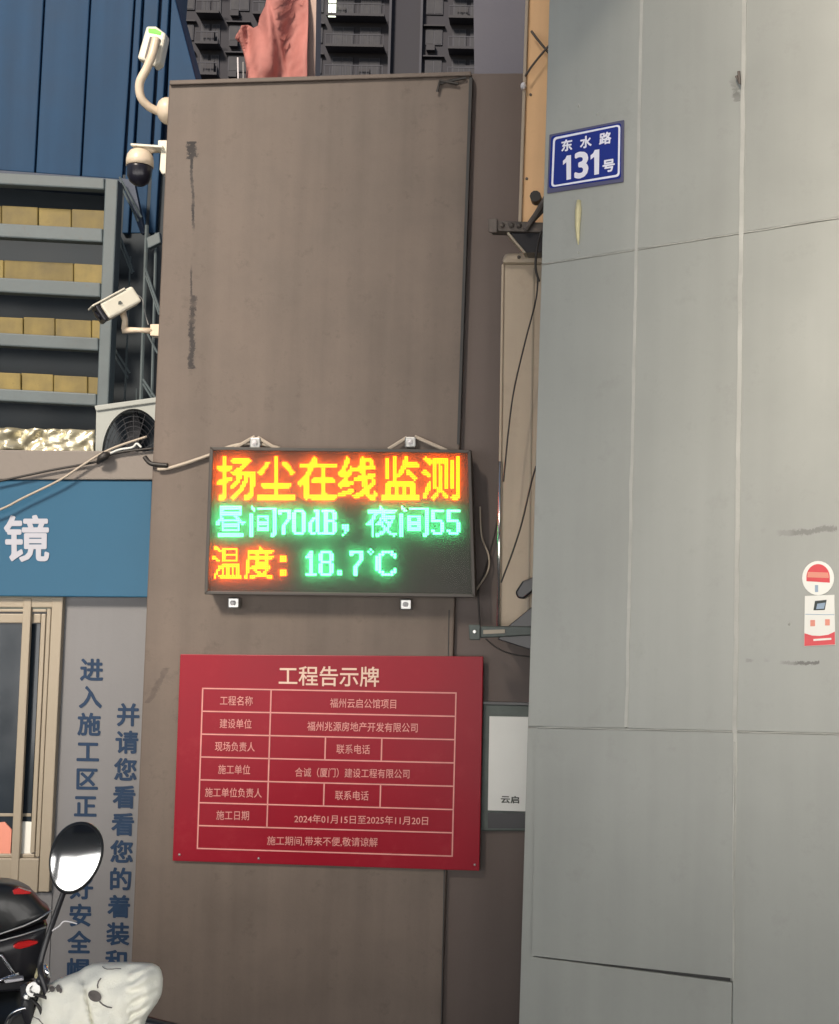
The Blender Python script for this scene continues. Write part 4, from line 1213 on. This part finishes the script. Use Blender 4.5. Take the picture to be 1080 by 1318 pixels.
motif(MB().add(ov, [tuple(range(20))] + [(i * 20 + k, i * 20 + (k + 1) % 20, i * 20 + 20 + (k + 1) % 20, i * 20 + 20 + k) for i in range(3) for k in range(20)]))
for pts, r_ in (([(126, 1272), (125.5, 1268), (127, 1263), (130, 1259)], .0012), ([(128, 1289), (132, 1293), (138, 1296), (144, 1297)], .0012),
                ([(55, 1275), (62, 1277), (68, 1274), (72, 1271)], .0011), ([(132, 1244), (134, 1246), (138, 1247.5), (144, 1247.5), (150, 1246.5), (156, 1247)], .0007),
                ([(42, 1308), (50, 1312), (56, 1319)], .001)):
    motif(MB().tube([on_quilt(x, y, .0015) for x, y in pts], r_, 5))
for (cx, cy, rx, ry) in ((67, 1273, 3.5, 4), (75, 1272, 3, 5), (78, 1275, 2, 3.5)):
    motif(MB().add([on_quilt(cx, cy)] + [on_quilt(cx + rx * math.cos(a), cy + ry * math.sin(a)) for a in [2 * math.pi * k / 12 for k in range(12)]], [(0, 1 + k, 1 + (k + 1) % 12) for k in range(12)]))
# rest of the near scooter, below the picture
def gp(x, y, z): return Vector((x, y, z))
hx0 = SQ.P(60, 1300)
MB().tube([SQ.P(46, 1290, -.03), SQ.P(120, 1300, -.04), SQ.P(240, 1330, -.06)], .013, 10).build('handlebar', MAT['black_plastic'], sc, smooth=True)
stem0 = SQ.P(140, 1310, -.06)
MB().tube([stem0, gp(stem0.x + .02, stem0.y + .1, .55), gp(stem0.x + .03, stem0.y + .18, .3)], [.05, .07, .04], 12).build('steering_column', MAT['black_gloss'], sc, smooth=True)
def wheel(c_, par):
    o = MB().lathe(c_, (.95, .3, 0), [(-.035, .15), (-.045, .19), (-.03, .215), (0, .222), (.03, .215), (.045, .19), (.035, .15)], 28).build('wheel', MAT['rubber'], par, smooth=True)
    MB().lathe(c_, (.95, .3, 0), [(-.03, .05), (-.02, .155), (.02, .155), (.03, .05)], 20).build('rim', MAT['steel'], o)
wheel(gp(stem0.x + .04, stem0.y + .22, .223), sc)
MB().tube([gp(stem0.x + .02, stem0.y + .1, .42), gp(stem0.x - .1, stem0.y - .25, .28), gp(stem0.x - .3, stem0.y - .75, .45)], [.05, .09, .12], 12).build('body', MAT['black_gloss'], sc, smooth=True)
MB().tube([gp(stem0.x - .12, stem0.y - .38, .62), gp(stem0.x - .28, stem0.y - .85, .68)], [.09, .12], 12).build('seat', MAT['rubber'], sc, smooth=True)
MB().tube([gp(stem0.x - .14, stem0.y - .42, .6), gp(stem0.x - .2, stem0.y - .55, .35)], [.08, .09], 10).build('seat_post', MAT['black_plastic'], sc, smooth=True)
wheel(gp(stem0.x - .28, stem0.y - .78, .223), sc)

# ------------------------------------------------------------------ black tail-box scooter at left edge
SB = Plane(20, 2.75, -23)
tb_ = empty('scooter', base_of(SB.P(-40, 1260, -.2)))
tag(tb_, 'black scooter with glossy top box and red reflectors at left edge', 'scooter')
def resamp0(pts, n_):
    P_ = [Vector(p) for p in pts]; P_.append(P_[0])
    L2 = [0]
    for i in range(len(P_) - 1): L2.append(L2[-1] + (P_[i + 1] - P_[i]).length)
    out = []; j = 0
    for k in range(n_):
        s_ = L2[-1] * k / n_
        while L2[j + 1] < s_: j += 1
        t = (s_ - L2[j]) / (L2[j + 1] - L2[j])
        out.append(tuple(P_[j].lerp(P_[j + 1], t)))
    return out
lid = [(-130, 1215), (-128, 1165), (-110, 1145), (-60, 1137), (0, 1138), (14, 1139), (28, 1143), (40, 1150), (52, 1163), (58, 1171), (66, 1172), (62, 1184), (30, 1196), (0, 1204), (-60, 1216)]
def loft(outline, steps, name, mat):
    cx_ = sum(p[0] for p in outline) / len(outline); cy_ = max(p[1] for p in outline) - 8
    vs, fs = [], []
    n_ = len(outline)
    for z_, k_, dyy in steps:
        vs += [SB.P(cx_ + (x - cx_) * k_, cy_ + (y - cy_) * k_ + dyy, .02) - SB.n * (.02 - z_) for x, y in outline]
    for i in range(len(steps) - 1):
        fs += [(i * n_ + k, i * n_ + (k + 1) % n_, (i + 1) * n_ + (k + 1) % n_, (i + 1) * n_ + k) for k in range(n_)]
    fs += [tuple(range(n_)), tuple((len(steps) - 1) * n_ + k for k in range(n_ - 1, -1, -1))]
    return MB().add(vs, fs).build(name, MAT[mat], tb_, smooth=True)
lo = resamp0([(x, y) for x, y in lid], 60)
loft(lo, [(.024, .55, 0), (.022, .93, 0), (.014, .985, 0), (.0, 1.0, 0), (-.08, .98, 2), (-.16, .88, 6), (-.21, .7, 10), (-.23, .45, 12)], 'box_lid', 'black_gloss')
low = [(-128, 1222), (0, 1209), (34, 1200), (62, 1190), (57, 1215), (51, 1242), (47, 1260), (20, 1266), (-100, 1272)]
lo = resamp0(low, 60)
loft(lo, [(.014, .6, 0), (.012, .96, 0), (.004, 1.0, 0), (-.1, .97, 0), (-.17, .88, 0), (-.21, .7, 0)], 'box_base', 'black_plastic')
for pts in ([(-130, 1232), (-60, 1218), (0, 1202), (30, 1192), (50, 1183), (67, 1171)], [(-130, 1238), (0, 1211), (30, 1203), (60, 1193)]):
    MB().tube([SB.P(x, y, .023) for x, y in pts], .0024, 6).build('trim_strip', MAT['steel'], tb_, smooth=True)
rl = MB().prism(SB, [(16, 1146), (24, 1143), (34, 1146.5), (41, 1148.5), (38, 1151), (18, 1151.5)], .034, .016).build('reflector', MAT['red_lens'], tb_, bevel=.002)
rl2 = MB().prism(SB, [(16, 1218), (24, 1213), (38, 1210.5), (50, 1212), (48, 1215), (38, 1219), (26, 1222), (19, 1221.5)], .028, .01).build('reflector', MAT['red_lens'], tb_, bevel=.003)
MB().prism(SB, [(44, 1258), (49, 1246), (51, 1248), (48, 1262)], .03, .0).build('clip', MAT['tape'], tb_, bevel=.002)
MB().tube([SB.P(-60, 1275, .03), SB.P(0, 1262, .03), SB.P(24, 1253, .03)], .004, 8).build('rack_tube', MAT['chrome'], tb_, smooth=True)
MB().tube([SB.P(-30, 1225, .03), SB.P(2, 1230, .03), SB.P(14, 1248, .03), SB.P(19, 1254, .03)], .0035, 8).build('rack_tube', MAT['chrome'], tb_, smooth=True)
MB().prism(SB, [(5, 1262), (30, 1259), (31, 1262), (7, 1266)], .035, .01).build('rack_plate', MAT['letter_white'], tb_, bevel=.002)
MB().prism(SB, [(-110, 1268), (40, 1262), (52, 1264), (40, 1275), (-110, 1285)], .0, -.18).build('rack', MAT['black_plastic'], tb_, bevel=.006)
bx = SB.P(-40, 1300, -.14)
MB().tube([bx + Vector((.14, 0, .0)), bx + Vector((-.2, -.02, -.1)), bx + Vector((-.6, -.05, -.2)), bx + Vector((-.95, -.08, -.05))], [.10, .14, .12, .07], 14).build('body', MAT['black_gloss'], tb_, smooth=True)
MB().prism(SB, [(-120, 1285), (14, 1278), (20, 1400), (-120, 1400)], -.06, -.22).build('tail_cowl', MAT['black_plastic'], tb_, bevel=.01)
wheel(Vector((bx.x + .02, bx.y, .223)), tb_)
wheel(Vector((bx.x - 1.15, bx.y - .1, .223)), tb_)
MB().tube([Vector((bx.x + .02, bx.y, .23)), bx + Vector((0, 0, -.1))], .03, 10).build('rear_fork', MAT['black_plastic'], tb_, smooth=True)

# ------------------------------------------------------------------ building across the street, behind the camera
ob = empty('street_building', (0, -4, 0))
tag(ob, 'long plain building behind the viewpoint with glowing shop fronts added as fill light', 'building')
YB = -2.3
MB().box((-16, -8, 0), (14, YB, 5.35)).build('wall', MAT['street_wall'], ob)
MB().box((-2.95, -2.8, 5.502), (-1.72, YB, 9.5)).build('shade_block', MAT['street_wall'], ob)  # unseen block added on the roof to shade the cladding's left side
MB().box((-16.2, -8.2, 5.352), (14.2, YB + .15, 5.5)).build('parapet', MAT['street_wall'], ob)
for k in range(9):
    x = -14.2 + k * 3.1
    if -9 < x < 5:
        f_ = MB().box((x - .06, YB + .001, .24), (x + 2.76, YB + .05, 2.46)).build('shop_frame', MAT['steel'], ob)
        MB().box((x, YB + .052, .3), (x + 2.7, YB + .07, 2.4)).build('shop_fill_glass', MAT['shop_fill_light'], f_)  # unseen glowing panes added to light near things and show in the mirror
    else:
        MB().box((x, YB + .001, .1), (x + 2.7, YB + .06, 2.5)).build('shutter', MAT['shutter_white'], ob)
    f_ = MB().box((x + .5, YB + .001, 3.4), (x + 2.2, YB + .06, 4.8)).build('window', MAT['tower_slab'], ob)
    MB().box((x + .58, YB + .062, 3.48), (x + 2.12, YB + .07, 4.72)).build('pane', MAT['tower_glass'], f_)
for o in list(bpy.data.objects):
    if o.type == 'EMPTY' and not o.children: bpy.data.objects.remove(o)
